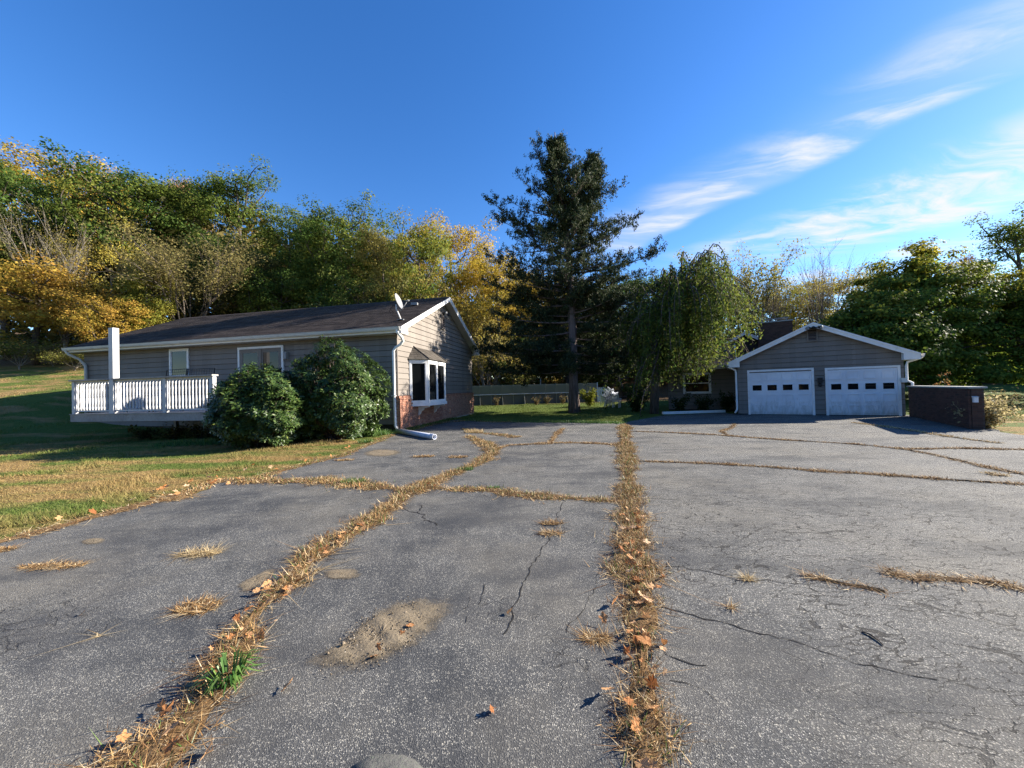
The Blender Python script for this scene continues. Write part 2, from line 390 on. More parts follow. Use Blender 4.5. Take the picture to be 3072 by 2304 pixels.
MAT['pale_straw'] = ramp_mat('pale_straw', [(0, (0.30, 0.20, 0.09)), (0.5, (0.45, 0.34, 0.18)), (1, (0.58, 0.48, 0.30))], 0.2)
MAT['weed'] = ramp_mat('green_weed', [(0, (0.03, 0.08, 0.012)), (0.5, (0.07, 0.16, 0.03)), (1, (0.16, 0.24, 0.06))], 0.3, 0.45, 0.4)
MAT['dead_leaf'] = ramp_mat('dead_leaf', [(0, (0.26, 0.10, 0.035)), (0.4, (0.42, 0.19, 0.07)), (0.75, (0.50, 0.29, 0.14)), (1, (0.60, 0.42, 0.26))], 0.25)
MAT['rhodo'] = ramp_mat('rhododendron_leaf', [(0, (0.022, 0.046, 0.009)), (0.5, (0.043, 0.080, 0.016)), (0.9, (0.078, 0.125, 0.028)), (1, (0.15, 0.18, 0.045))], 0.12, 0.42, 0.40)
MAT['cedar'] = ramp_mat('cedar_spray', [(0, (0.018, 0.030, 0.014)), (0.5, (0.034, 0.052, 0.022)), (1, (0.080, 0.090, 0.036))], 0.18, 0.7, 0.15)
def soil_mat():
    g = G('dry_dirt'); v = g.pos()
    c = g.mix(g.noise(v, 6, 6, 0.65), (0.20, 0.155, 0.105), (0.36, 0.295, 0.21))
    c = g.mix(g.map(g.noise(v, 45, 4, 0.7), 0.5, 0.7, 0, 0.6), c, (0.11, 0.085, 0.06))
    return g.out(c, 0.97, 0.1, g.bump(g.noise(v, 60, 5, 0.7), 0.9, 0.012))
MAT['soil'] = soil_mat()
def strip_soil():
    g = G('crack_litter'); v = g.pos()
    c = g.mix(g.noise(v, 25, 5, 0.7), (0.05, 0.032, 0.018), (0.20, 0.12, 0.055))
    return g.out(c, 0.97, 0.1, g.bump(g.noise(v, 60, 4), 1.0, 0.01))
MAT['litter'] = strip_soil()
painted('crack_dark', (0.016, 0.015, 0.014), 0.2, 0.95)
def blur_dome_mat():
    g = G('grey_blur_dome'); v = g.pos()
    c = g.mix(g.noise(v, 16, 8, 0.75), (0.035, 0.036, 0.035), (0.15, 0.147, 0.138))
    c = g.mix(g.map(g.noise(v, 60, 3), 0.55, 0.7), c, (0.10, 0.11, 0.09))
    return g.out(c, 0.85, 0.25, g.bump(g.noise(v, 45, 6, 0.7), 0.8, 0.015))
MAT['blur_dome'] = blur_dome_mat()
def bark_mat(name, a, b, sc_=(9, 9, 1.1)):
    g = G(name); v = g.obj(); n = g.noise(g.mapping(v, sc_), 2.0, 6, 0.65)
    return g.out(g.mix(g.map(n, 0.3, 0.7), a, b), 0.95, 0.1, g.bump(n, 0.9, 0.04))
MAT['bark'] = bark_mat('bark', (0.045, 0.036, 0.03), (0.15, 0.125, 0.105))
MAT['bark_pale'] = bark_mat('pale_bark', (0.13, 0.11, 0.09), (0.33, 0.29, 0.24))
MAT['bark_cedar'] = bark_mat('cedar_bark', (0.06, 0.045, 0.04), (0.24, 0.19, 0.17), (14, 14, 0.7))
def leaf_mat(name, trans=0.45):
    g = G(name); i = g.island(); oi = N(g.n, 'ShaderNodeObjectInfo')
    a2 = N(g.n, 'ShaderNodeAttribute', attribute_type='OBJECT', attribute_name='colour_b')
    tn = N(g.n, 'ShaderNodeAttribute', attribute_type='GEOMETRY', attribute_name='tint')
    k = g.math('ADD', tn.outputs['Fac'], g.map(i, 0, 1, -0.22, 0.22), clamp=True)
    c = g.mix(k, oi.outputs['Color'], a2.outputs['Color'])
    hv = N(g.n, 'ShaderNodeHueSaturation'); g.put(hv, 'Color', c)
    g.put(hv, 'Value', g.map(g.math('FRACT', g.math('MULTIPLY', i, 17.3)), 0, 1, 0.65, 1.35)); g.put(hv, 'Hue', g.map(g.math('FRACT', g.math('MULTIPLY', i, 5.1)), 0, 1, 0.488, 0.512))
    return g.out(hv.outputs[0], 0.65, 0.10, None, trans=trans)
MAT['leaf'] = leaf_mat('tree_leaf')

# ------------------------------------------------------------------ ground
def sstep(a, b, x):
    t = np.clip((np.asarray(x, float) - a) / (b - a), 0, 1); return t * t * (3 - 2 * t)
def T(x, y):
    x = np.asarray(x, float); y = np.asarray(y, float)
    wl_ = sstep(-9, -27, x)
    z = wl_ * (np.clip(y - 13.5, 0, 17) * 0.245) * sstep(12, 19, y)
    z = z + wl_ * np.clip(y - 30.5, 0, 40) * 0.20 + sstep(36, 90, y) * 4.0 + sstep(22, 34, y) * 0.17
    z = z + sstep(15, 30, x) * sstep(14, 40, y) * 0.8
    return z - 0.02 + 0.04 * np.sin(x * 0.9) * np.sin(y * 0.7) * sstep(4, 8, np.hypot(x, y)) * sstep(-5, -7, x)

edge_px = [(0, 1624), (303, 1548), (470, 1506), (587, 1481), (650, 1450), (790, 1428), (896, 1400), (1024, 1370), (1120, 1330), (1194, 1297)]
left_edge = [gpt(*p) for p in edge_px]
d0 = (left_edge[0] - left_edge[2]).normalized()
pre = [left_edge[0] + d0 * k for k in (14.0, 5.0, 2.0)]
drive_poly = [Vector((-9, -9, 0))] + pre[:] + left_edge
HC = gpt(1195, 1293); HD = Vector((0.2036, 1, 0)).normalized(); HE = Vector((-HD.y, HD.x, 0)); HW = 9.4
drive_poly += [HC + HD * 1.0 - HE * 0.12, HC + HD * 6.0 - HE * 0.12]
drive_poly += [gpt(1395, 1262), gpt(1560, 1266), gpt(1720, 1267), gpt(1862, 1270), gpt(1900, 1262), gpt(1985, 1247)]
GL = gpt(2217, 1243); GR = gpt(2717, 1248); GW = (GR - GL).length; GD = (GR - GL).normalized(); GE = Vector((-GD.y, GD.x, 0))
drive_poly += [gpt(2180, 1238), GL - GD * 0.4 + GE * 0.5, GR + GE * 0.6 + GD * 0.4]
BW_END = gpt(2918, 1288)
drive_poly += [BW_END + GD * 0.5, gpt(3000, 1296), gpt(3072, 1306), gpt(3300, 1330), Vector((28, -3, 0)), Vector((22, -9, 0))]

def in_poly(x, y, poly):
    x = np.asarray(x); y = np.asarray(y); c = np.zeros(x.shape, bool); n = len(poly)
    for i in range(n):
        x1, y1 = poly[i][0], poly[i][1]; x2, y2 = poly[i - 1][0], poly[i - 1][1]
        if y1 == y2: continue
        cond = ((y1 > y) != (y2 > y)) & (x < (x2 - x1) * (y - y1) / (y2 - y1) + x1)
        c ^= cond
    return c

def axis(lo, hi, fine_lo, fine_hi, step):
    a = list(np.arange(fine_lo, fine_hi + step, step)); s = step
    while a[-1] < hi: s *= 1.25; a.append(a[-1] + s)
    s = step
    while a[0] > lo: s *= 1.25; a.insert(0, a[0] - s)
    return np.array(a)
gx = axis(-600, 600, -45, 30, 0.6); gy = axis(-60, 900, -4, 45, 0.6)
XX, YY = np.meshgrid(gx, gy); ZZ = T(XX, YY)
V = np.stack([XX.ravel(), YY.ravel(), ZZ.ravel()], 1)
nxg, nyg = len(gx), len(gy); ii = np.arange((nyg - 1) * (nxg - 1)); rr, cc_ = ii // (nxg - 1), ii % (nxg - 1); b0 = rr * nxg + cc_
tag(link('ground', np_mesh('ground', V, np.stack([b0, b0 + 1, b0 + nxg + 1, b0 + nxg], 1), MAT['lawn'], True)), kind='structure')

mb = MB()
# roughened drive outline, 2 cm thick slab
def rough(poly, step=0.12, amp=0.03, upto=16):
    out = []; n = len(poly)
    for i in range(n):
        a, b = Vector(poly[i]), Vector(poly[(i + 1) % n]); out.append(a)
        if a.length < upto and b.length < upto and a.y > 0:
            k = int((b - a).length / step); nn = Vector((-(b - a).y, (b - a).x, 0)).normalized()
            for j in range(1, k): out.append(a.lerp(b, j / k) + nn * rng.normal(0, amp))
    return out
mb.prism([Vector((p.x, p.y, -0.03)) for p in rough(drive_poly)], (0, 0, 0.03))
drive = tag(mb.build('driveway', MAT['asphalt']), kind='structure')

# ------------------------------------------------------------------ buildings
def P3(C, a, b, s, t, z): return Vector((C.x + a.x * s + b.x * t, C.y + a.y * s + b.y * t, z))

def siding(root, O, d, n, prof, z0, z1, openings=(), course=0.222, maxlen=3.7, off=0.012):
    """lap boards on a wall: O wall origin, d along it, n outwards; every board its own part"""
    z = z0; k = 0
    while z < z1 - 0.02:
        zt = min(z + course, z1); zm = (z + zt) / 2
        spans = [(prof(zm)[0], prof(zm)[1])]
        for (a, b, c, e) in openings:
            ov = min(zt, e) - max(z, c)
            if ov > 0.5 * (zt - z):
                ns = []
                for (p, q) in spans:
                    if b <= p or a >= q: ns.append((p, q)); continue
                    if a > p: ns.append((p, a))
                    if b < q: ns.append((b, q))
                spans = ns
        for (p, q) in spans:
            if q - p < 0.04: continue
            m = max(1, int(math.ceil((q - p) / maxlen))); j0 = (0.5 if k % 2 else 0.0)
            cuts = [p] + [p + (q - p) * (i + j0 * 0.6) / m for i in range(1, m)] + [q]
            for u, w in zip(cuts, cuts[1:]):
                lo_u, hi_u = prof(z)[0], prof(z)[1]; lo_t, hi_t = prof(zt)[0], prof(zt)[1]
                def bound(s_, lo, hi): return min(max(s_, lo), hi)
                u0 = lo_u if abs(u - prof(zm)[0]) < 1e-6 else u; w0 = hi_u if abs(w - prof(zm)[1]) < 1e-6 else w
                u1 = lo_t if abs(u - prof(zm)[0]) < 1e-6 else u; w1 = hi_t if abs(w - prof(zm)[1]) < 1e-6 else w
                u1 = min(u1, w1)
                g_ = 0.0015; wob = rng.normal(0, 0.0025)
                def pt(s_, zz, o_): return Vector((O.x + d.x * s_ + n.x * o_, O.y + d.y * s_ + n.y * o_, zz))
                lap = 0.026
                b = MB()
                zl_, zh_ = z + 0.009 + wob, zt - 0.003
                q8 = [pt(u0 + g_, zl_, 0), pt(w0 - g_, zl_, 0), pt(w1 - g_, zh_, 0), pt(u1 + g_, zh_, 0),
                      pt(u0 + g_, zl_, off + lap), pt(w0 - g_, zl_, off + lap), pt(w1 - g_, zh_, off), pt(u1 + g_, zh_, off)]
                b.v = [tuple(x) for x in q8]; b.f = [(3, 2, 1, 0), (4, 5, 6, 7), (0, 1, 5, 4), (1, 2, 6, 5), (2, 3, 7, 6), (3, 0, 4, 7)]
                b.build('siding_board', MAT['siding'], root)
        z = zt; k += 1

def gable_block(root, C, e1, e2, W, L, ze, za, oh, ohr, zb=0.0, course=0.15, both=True, courses=True, gutter_ends=(True, True), mat='shingle', trim='white'):
    half = W / 2; m = (za - ze) / half; th = 0.09
    p = lambda s, t, z: P3(C, e1, e2, s, t, z)
    core = MB(); i_ = 0.004
    core.prism([p(i_, i_, zb - 0.1), p(W - i_, i_, zb - 0.1), p(W - i_, i_, ze - 0.02), p(half, i_, za - 0.02), p(i_, i_, ze - 0.02)], e2 * (L - 2 * i_))
    core.build('wall', MAT['core'], root)
    zr = lambda s: ze + m * (s if s <= half else W - s)
    roof = MB()
    for side in (0, 1):
        s0, s1 = (-oh, half) if side == 0 else (W + oh, half)
        z0_ = ze - m * oh
        roof.prism([p(s0, -ohr, z0_), p(s1, -ohr, za), p(s1, -ohr, za + th), p(s0, -ohr, z0_ + th)], e2 * (L + 2 * ohr))
    rf = roof.build('roof', MAT[mat], root)
    sl_ = math.hypot(half + oh, m * (half + oh)); nrm = [(-e1 * m + Vector((0, 0, 1))).normalized(), (e1 * m + Vector((0, 0, 1))).normalized()]
    if courses:
        nc = int(sl_ / course)
        for side in ((0, 1) if both else (0,)):
            for k in range(nc):
                a, b_ = k / nc, min(1.0, (k + 1.35) / nc)
                s_of = (lambda f: -oh + f * (half + oh)) if side == 0 else (lambda f: W + oh - f * (half + oh))
                up_ = nrm[side]; b = MB(); nt = max(2, int((L + 2 * ohr) / 0.9)); ts = np.linspace(-ohr - 0.02, L + ohr + 0.02, nt)
                lo = 0.019; hi = 0.002
                for t in ts:
                    j = rng.normal(0, 0.006); jz = abs(rng.normal(0, 0.0035))
                    A = p(s_of(a) - (0.02 if k == 0 and side == 0 else 0) + j, t, zr(s_of(a)) + th); B = p(s_of(b_), t, zr(s_of(b_)) + th)
                    b.v += [tuple(A), tuple(A + up_ * (lo + jz)), tuple(B + up_ * hi)]
                for q in range(nt - 1):
                    i0 = q * 3
                    f1_, f2_ = (i0, i0 + 1, i0 + 4, i0 + 3), (i0 + 1, i0 + 2, i0 + 5, i0 + 4)
                    b.f += [f1_, f2_] if side == 1 else [f1_[::-1], f2_[::-1]]
                b.build('shingle_course', MAT[mat], rf)
    cap = MB(); r_ = 0.13
    cap.prism([p(half - r_, -ohr - 0.02, za + th - m * r_ + 0.02), p(half, -ohr - 0.02, za + th + 0.03), p(half + r_, -ohr - 0.02, za + th - m * r_ + 0.02), p(half, -ohr - 0.02, za + th - 0.02)], e2 * (L + 2 * ohr + 0.04))
    cap.build('ridge_cap', MAT[mat], root)
    # rake boards, both gables
    for tt, dt in ((-ohr - 0.03, 0.028), (L + ohr + 0.002, 0.028)):
        for side in (0, 1):
            s0, s1 = (-oh - 0.015, half) if side == 0 else (W + oh + 0.015, half)
            z0_ = ze - m * oh; rb = MB(); hgt = 0.21
            rb.prism([p(s0, tt, z0_ + th - 0.01 - hgt), p(s1, tt, za + th - 0.01 - hgt), p(s1, tt, za + th - 0.01), p(s0, tt, z0_ + th - 0.01)], e2 * dt)
            rb.build('rake_board', MAT[trim], root)
            # second, narrower moulding and boxed eave return
            rb = MB(); rb.prism([p(s0, tt - 0.022, z0_ + th - 0.075), p(s1, tt - 0.022, za + th - 0.075), p(s1, tt - 0.022, za + th - 0.004), p(s0, tt - 0.022, z0_ + th - 0.004)], e2 * 0.02)
            rb.build('rake_moulding', MAT[trim], root)
            sg = 1 if side == 0 else -1
            sr = s0 + sg * (oh + 0.10)
            rt_ = MB(); rt_.prism([p(s0, tt + 0.001, z0_ - 0.16), p(sr, tt + 0.001, z0_ - 0.16), p(sr, tt + 0.001, ze + m * 0.0 + th - 0.17 + m * 0.08), p(s0, tt + 0.001, z0_ + th - 0.19)], e2 * (dt + 0.20 if tt < 0 else dt))
            rt_.build('eave_return', MAT[trim], root)
            so = MB()
            a0, a1 = (s0 + 0.03 * sg, s1)
            t0_ = tt + dt if tt < 0 else L + 0.004
            so.prism([p(a0, t0_, z0_ - 0.02), p(a1, t0_, za - 0.02), p(a1, t0_, za - 0.004), p(a0, t0_, z0_ - 0.004)], e2 * (ohr - 0.004))
            so.build('soffit', MAT['soffit'], root)
    # eaves: fascia, soffit, gutter
    for side in (0, 1):
        sg = -1 if side == 0 else 1; sb = 0 if side == 0 else W
        z0_ = ze - m * oh
        fa = MB(); fa.box(p(sb + sg * oh, -ohr, z0_ - 0.14), e1 * (sg * 0.025), e2 * (L + 2 * ohr), Vector((0, 0, 0.22))); fa.build('fascia', MAT[trim], root)
        so = MB(); so.box(p(sb + sg * 0.03, 0, z0_ - 0.15), e1 * (sg * (oh - 0.03)), e2 * L, Vector((0, 0, 0.02))); so.build('soffit', MAT['soffit'], root)
        gt = MB(); g0 = sb + sg * (oh + 0.027)
        prof = [(0, 0.09), (0, -0.06), (0.085, -0.06), (0.115, 0.0), (0.12, 0.06), (0.135, 0.06), (0.135, 0.075), (0.105, 0.075), (0.10, 0.0), (0.075, -0.045), (0.012, -0.045), (0.012, 0.09)]
        gt.prism([p(g0 + sg * x_, -ohr - 0.01, z0_ + z_ - 0.01) for x_, z_ in prof], e2 * (L + 2 * ohr + 0.02))
        gt.build('gutter', MAT['gutter_cream'], root)
    return p, m

def downspout(root, pts, r=0.045, mat='white'):
    b = MB(); b.tube(pts, r, 8); return b.build('downspout', MAT[mat], root, True)

def frame_rect(root_or_part, name, O, d, n, s0, s1, z0, z1, w=0.09, depth=0.05, mat='white', off=0.03):
    """four-sided casing as one mesh, butt jointed"""
    b = MB()
    q = lambda s, z, o_: Vector((O.x + d.x * s + n.x * o_, O.y + d.y * s + n.y * o_, z))
    for (a, b_, c, e) in ((s0 - w, s0, z0 - w, z1 + w), (s1, s1 + w, z0 - w, z1 + w), (s0, s1, z1, z1 + w), (s0, s1, z0 - w, z0)):
        b.box(q(a, c, off), d * (b_ - a), Vector((0, 0, e - c)), n * depth)
    return b.build(name, MAT[mat], root_or_part)
def slab(parent, name, O, d, n, s0, s1, z0, z1, off, depth, mat):
    b = MB(); b.box(Vector((O.x + d.x * s0 + n.x * off, O.y + d.y * s0 + n.y * off, z0)), d * (s1 - s0), Vector((0, 0, z1 - z0)), n * depth)
    return b.build(name, MAT[mat], parent)

BR = {}
def brick_mesh(mat, l=0.2, h=0.058, dpt_=0.05):
    k = (mat, l, h)
    if k not in BR:
        b = MB(); b.box((0, 0, 0), (l, 0, 0), (0, 0, h), (0, -dpt_, 0))
        BR[k] = b.mesh('brick', MAT[mat])
    return BR[k]
def brick_wall(parent, O, d, n, s0, s1, z0, z1, mat='brick', limit=300, near_first=True, holes=(), l=0.2, h=0.057, j=0.010, rowlock=None):
    """running bond, bricks proud of a mortar sheet; the LIMIT nearest the camera are single parts, the rest one joined part"""
    items = []; z = z0; k = 0
    while z + h <= z1 + 1e-6:
        s = s0 - (0.0 if k % 2 == 0 else (l + j) / 2)
        while s < s1 - 0.02:
            a, b_ = max(s, s0), min(s + l, s1)
            if b_ - a > 0.03 and not any(a < hb and b_ > ha and z < hd and z + h > hc for ha, hb, hc, hd in holes):
                items.append((a, b_, z))
            s += l + j
        z += h + j; k += 1
    dist = lambda it: (Vector((O.x + d.x * it[0], O.y + d.y * it[0], it[2])) - cam_loc).length
    items.sort(key=dist)
    R3 = Matrix(((d.x, -n.x, 0), (d.y, -n.y, 0), (0, 0, 1)))
    rest = MB(); single = 0
    for (a, b_, z) in items:
        o_ = 0.012 + rng.normal(0, 0.002); base = Vector((O.x + d.x * a + n.x * o_, O.y + d.y * a + n.y * o_, z + rng.normal(0, 0.001)))
        if single < limit:
            ob = bpy.data.objects.new('brick', brick_mesh(mat)); col.objects.link(ob); ob.parent = parent
            if parent.type == 'EMPTY': ob.matrix_parent_inverse = Matrix.Translation(parent.location).inverted()
            ob.location = base; ob.rotation_euler = R3.to_euler(); ob.scale = ((b_ - a) / l, 1, h / 0.058); single += 1
        else:
            rest.box(base - n * 0.02, d * (b_ - a), Vector((0, 0, h)), n * 0.02)
    if rest.f: tag(rest.build('brickwork', MAT[mat], parent), kind='stuff')

def s_at(C, d, px, zz=1.5, lo=0, hi=20):
    for _ in range(50):
        mid_ = (lo + hi) / 2; q = pix((C.x + d.x * mid_, C.y + d.y * mid_, zz))[0]
        inc = pix((C.x + d.x * (mid_ + .01), C.y + d.y * (mid_ + .01), zz))[0] > q
        if (q < px) == inc: lo = mid_
        else: hi = mid_
    return lo
def z_at(P, py):                             # height at plan point P that shows at photo row py
    a, b = 0.0, 8.0
    for _ in range(40):
        c = (a + b) / 2
        if pix((P.x, P.y, c))[1] > py: a = c
        else: b = c
    return a
# ================================================================== left house
house = thing('bungalow', HC, 'long grey single-storey bungalow with brick-based gable and dark shingle roof', 'house')
ZE, ZA, HL = 4.08, 6.22, s_at(HC, HE, 255, 2.6, 0, 25)
hp, hm = gable_block(house, HC, HD, HE, HW, HL, ZE, ZA, 0.42, 0.42)
nG, nL = -HE, -HD                            # outward normals: gable, long wall
BRICK_Z = 1.34
bd, bi = 0.62, 0.55                           # projection and the run of each slanted side
bay_a = s_at(HC, HD, 1228); bi = s_at(HC - HE * bd, HD, 1283) - bay_a; bay_b = s_at(HC - HE * bd, HD, 1334) + bi; print('BAY', bay_a, bi, bay_b)
bz0, bz1, bzr = 0.98, 2.78, 3.42
gprof = lambda z: (0.0, HW) if z <= ZE else ((z - ZE) / hm, HW - (z - ZE) / hm)
siding(house, HC, HD, nG, gprof, BRICK_Z + 0.02, ZA - 0.16, [(bay_a + 0.03, bay_b - 0.03, bz0, bz1 + 0.2)])
# corner boards
for s_ in (0, HW):
    b = MB(); b.box(P3(HC, HD, HE, s_ - 0.02, -0.04, BRICK_Z + 0.02), HD * 0.05, HE * 0.05, Vector((0, 0, ZE - BRICK_Z - 0.2))); b.build('corner_board', MAT['siding'], house)
# brick base
b = MB(); b.box(P3(HC, HD, HE, -0.07, 0.02, 0), HD * (HW + 0.14), -HE * 0.10, Vector((0, 0, BRICK_Z - 0.07))); bb = b.build('brick_base', MAT['mortar'], house)
OG = HC - HE * 0.08
brick_wall(bb, OG, HD, nG, -0.07, HW + 0.07, 0.07, BRICK_Z - 0.07, 'brick', 300, holes=[(bay_a + 0.05, bay_b - 0.05, bz0 - 0.03, 9)])
OS = HC - HD * 0.07
b = MB()
for k in range(18):
    b.box(P3(HC, HD, HE, -0.07, -0.078, 0.07 + k * 0.067), -HD * 0.012, HE * (0.09 if k % 2 else 0.055), Vector((0, 0, 0.057)))
tag(b.build('brickwork', MAT['brick'], bb), kind='stuff')
for a_, b_ in ((-0.09, bay_a - 0.02), (bay_b + 0.02, HW + 0.09)):   # rowlock course on top
    k = a_
    while k < b_ - 0.05:
        w_ = min(0.066, b_ - k)
        q = MB(); q.box(P3(HC, HD, HE, k, 0.0, BRICK_Z - 0.07 + rng.normal(0, .002)), HD * w_, -HE * 0.125, Vector((0, 0, 0.085))); q.build('cap_brick', MAT['brick'], bb)
        k += 0.076
# gable vent and floodlight
vs = HW / 2 - 0.02
vz0, vz1 = 4.72, 5.32
vt = frame_rect(house, 'gable_vent', HC, HD, nG, vs - 0.16, vs + 0.16, vz0, vz1, 0.06, 0.05, 'siding')
slab(vt, 'vent_back', HC, HD, nG, vs - 0.16, vs + 0.16, vz0, vz1, 0.026, 0.01, 'black_metal')
for k in range(6):
    z = vz0 + 0.04 + k * 0.098
    b = MB(); b.prism([P3(HC, HD, HE, vs - 0.16, -0.038, z + 0.06), P3(HC, HD, HE, vs - 0.16, -0.085, z), P3(HC, HD, HE, vs - 0.16, -0.085, z + 0.014), P3(HC, HD, HE, vs - 0.16, -0.038, z + 0.074)], HD * 0.32); b.build('vent_slat', MAT['vent_brown'], vt)
def floodlight(root, O, d, n, s, z, off=0.05):
    q = lambda s_, o_, z_: Vector((O.x + d.x * s_ + n.x * o_, O.y + d.y * s_ + n.y * o_, z_))
    b = MB(); b.tube([q(s, off, z), q(s, off + 0.05, z)], 0.07, 10); fl = b.build('floodlight', MAT['black_metal'], root, True)
    for sg in (-1, 1):
        h = MB(); a = q(s + sg * 0.06, off + 0.06, z); c = q(s + sg * 0.16, off + 0.15, z + 0.0); e = q(s + sg * 0.24, off + 0.25, z - 0.04)
        h.tube([a, a.lerp(c, .7), c, e], [0.02, 0.025, 0.05, 0.085], 10); h.build('lamp_head', MAT['black_metal'], fl, True)
        dvec = (e - c).normalized(); h = MB(); h.tube([e + dvec * 0.002, e + dvec * 0.012], [0.078, 0.07], 10); h.build('lamp_lens', MAT['dish_grey'], fl, True)
floodlight(house, HC, HD, nG, HW / 2 + 0.05, 5.50)

# bay window
bi = s_at(HC - HE * bd, HD, 1283) - bay_a; bay_b = s_at(HC - HE * bd, HD, 1334) + bi
p_ = lambda s, o_, z: Vector((HC.x + HD.x * s + nG.x * o_, HC.y + HD.y * s + nG.y * o_, z))
bay = MB(); poly = [p_(bay_a, 0.02, bz0), p_(bay_a + bi, bd, bz0), p_(bay_b - bi, bd, bz0), p_(bay_b, 0.02, bz0)]
bay.prism([v + Vector((0, 0, 0.06)) for v in [p_(bay_a + .05, 0.0, bz0), p_(bay_a + bi, bd - .05, bz0), p_(bay_b - bi, bd - .05, bz0), p_(bay_b - .05, 0.0, bz0)]], Vector((0, 0, bz1 - bz0 - 0.1)))
bw = bay.build('bay_window', MAT['core'], house)
def panel(parent, A, B, z0, z1, lights, fr=0.075):
    d = (B - A); ln = d.length; d.normalize(); n = Vector((d.y, -d.x, 0))
    if n.dot(nG) < 0: n = -n
    A0 = Vector((A.x, A.y, 0))
    frame_rect(parent, 'window_frame', A0, d, n, fr, ln - fr, z0 + fr, z1 - fr, fr, 0.06, 'white', 0.0)
    for k in range(1, lights):
        s = ln * k / lights; slab(parent, 'mullion', A0, d, n, s - 0.045, s + 0.045, z0 + fr, z1 - fr, 0.002, 0.055, 'white')
    cuts = [fr] + [ln * k / lights for k in range(1, lights)] + [ln - fr]
    for k in range(lights):
        a_ = cuts[k] + (0.045 if k else 0); b_ = cuts[k + 1] - (0.045 if k < lights - 1 else 0)
        frame_rect(parent, 'sash', A0, d, n, a_ + 0.03, b_ - 0.03, z0 + fr + 0.03, z1 - fr - 0.03, 0.03, 0.02, 'white', 0.015)
        slab(parent, 'pane', A0, d, n, a_ + 0.03, b_ - 0.03, z0 + fr + 0.03, z1 - fr - 0.03, 0.008, 0.012, 'glass')
for (A, B, nl) in ((poly[0], poly[1], 1), (poly[1], poly[2], 2), (poly[2], poly[3], 1)):
    panel(bw, A, B, bz0 + 0.05, bz1, nl)
sill = MB(); sill.prism([p_(bay_a - 0.05, 0.03, bz0 - 0.08), p_(bay_a + bi - 0.03, bd + 0.10, bz0 - 0.08), p_(bay_b - bi + 0.03, bd + 0.10, bz0 - 0.08), p_(bay_b + 0.05, 0.03, bz0 - 0.08)], Vector((0, 0, 0.128)))
sill.build('sill', MAT['white'], bw)
hd_ = MB(); hd_.prism([p_(bay_a - 0.03, 0.03, bz1), p_(bay_a + bi - 0.02, bd + 0.07, bz1), p_(bay_b - bi + 0.02, bd + 0.07, bz1), p_(bay_b + 0.03, 0.03, bz1)], Vector((0, 0, 0.07)))
hd_.build('head_trim', MAT['white'], bw)
for s_ in (bay_a + bi + 0.12, bay_b - bi - 0.12):
    b = MB(); o = 0.115; w_ = 0.10
    prof = [(o, bz0 - 0.082), (bd + 0.02, bz0 - 0.082), (bd + 0.02, bz0 - 0.14), (0.40, bz0 - 0.19), (0.36, bz0 - 0.27), (0.25, bz0 - 0.32), (0.22, bz0 - 0.42), (0.15, bz0 - 0.47), (o, bz0 - 0.52)]
    b.prism([p_(s_ - w_ / 2, oo, zz) for oo, zz in prof], HD * w_); b.build('bracket', MAT['white'], bw)
# bay roof: three shingled faces
ov = 0.14
e0, e1_, e2_, e3 = p_(bay_a - ov, 0.035, bz1 + 0.07), p_(bay_a + bi - ov * 0.4, bd + ov, bz1 + 0.07), p_(bay_b - bi + ov * 0.4, bd + ov, bz1 + 0.07), p_(bay_b + ov, 0.035, bz1 + 0.07)
k1, k2 = p_(bay_a + bi * 0.95, 0.03, bzr), p_(bay_b - bi * 0.95, 0.03, bzr)
b = MB(); b.v = [tuple(x) for x in (e0, e1_, e2_, e3, k1, k2)]; b.f = [(0, 1, 4), (1, 2, 5, 4), (2, 3, 5), (3, 2, 1, 0), (0, 4, 5, 3)]
br = b.build('bay_roof', MAT['bay_shingle'], house)
def shingle_face(parent, A, B, C_, D, rows, tab):
    """A-B eave, D-C ridge (may be one point); each shingle its own piece"""
    nr = (B - A).cross(D - A).normalized()
    if nr.z < 0: nr = -nr
    for r in range(rows):
        f0, f1 = r / rows, min(1, (r + 1.15) / rows)
        L0, R0, L1, R1 = A.lerp(D, f0), B.lerp(C_, f0), A.lerp(D, f1), B.lerp(C_, f1)
        w = (R0 - L0).length; n_ = max(1, int(round(w / tab)))
        st = 0.5 if r % 2 else 0
        cuts = sorted({0.0, 1.0} | {min(1, max(0, (i + st) / n_)) for i in range(n_ + 1)})
        for a_, c_ in zip(cuts, cuts[1:]):
            g_ = 0.004 / max(w, 0.1); q = [L0.lerp(R0, a_ + g_), L0.lerp(R0, c_ - g_), L1.lerp(R1, c_ - g_), L1.lerp(R1, a_ + g_)]
            h0 = 0.014 + abs(rng.normal(0, 0.003)); b = MB()
            b.v = [tuple(v) for v in (q[0] + nr * 0.001, q[1] + nr * 0.001, q[2] + nr * 0.001, q[3] + nr * 0.001, q[0] + nr * h0, q[1] + nr * h0, q[2] + nr * 0.004, q[3] + nr * 0.004)]
            b.f = [(4, 5, 6, 7), (0, 1, 5, 4), (1, 2, 6, 5), (3, 0, 4, 7)]
            b.build('shingle', MAT['bay_shingle'], parent)
shingle_face(br, e0, e1_, k1, k1, 6, 0.26); shingle_face(br, e1_, e2_, k2, k1, 6, 0.26); shingle_face(br, e2_, e3, k2, k2, 6, 0.26)
b = MB(); b.tube([e1_ + Vector((0, 0, 0.02)), k1 + Vector((0, 0, 0.02))], 0.03, 6); b.tube([e2_ + Vector((0, 0, 0.02)), k2 + Vector((0, 0, 0.02))], 0.03, 6); b.build('hip_cap', MAT['bay_shingle'], br)

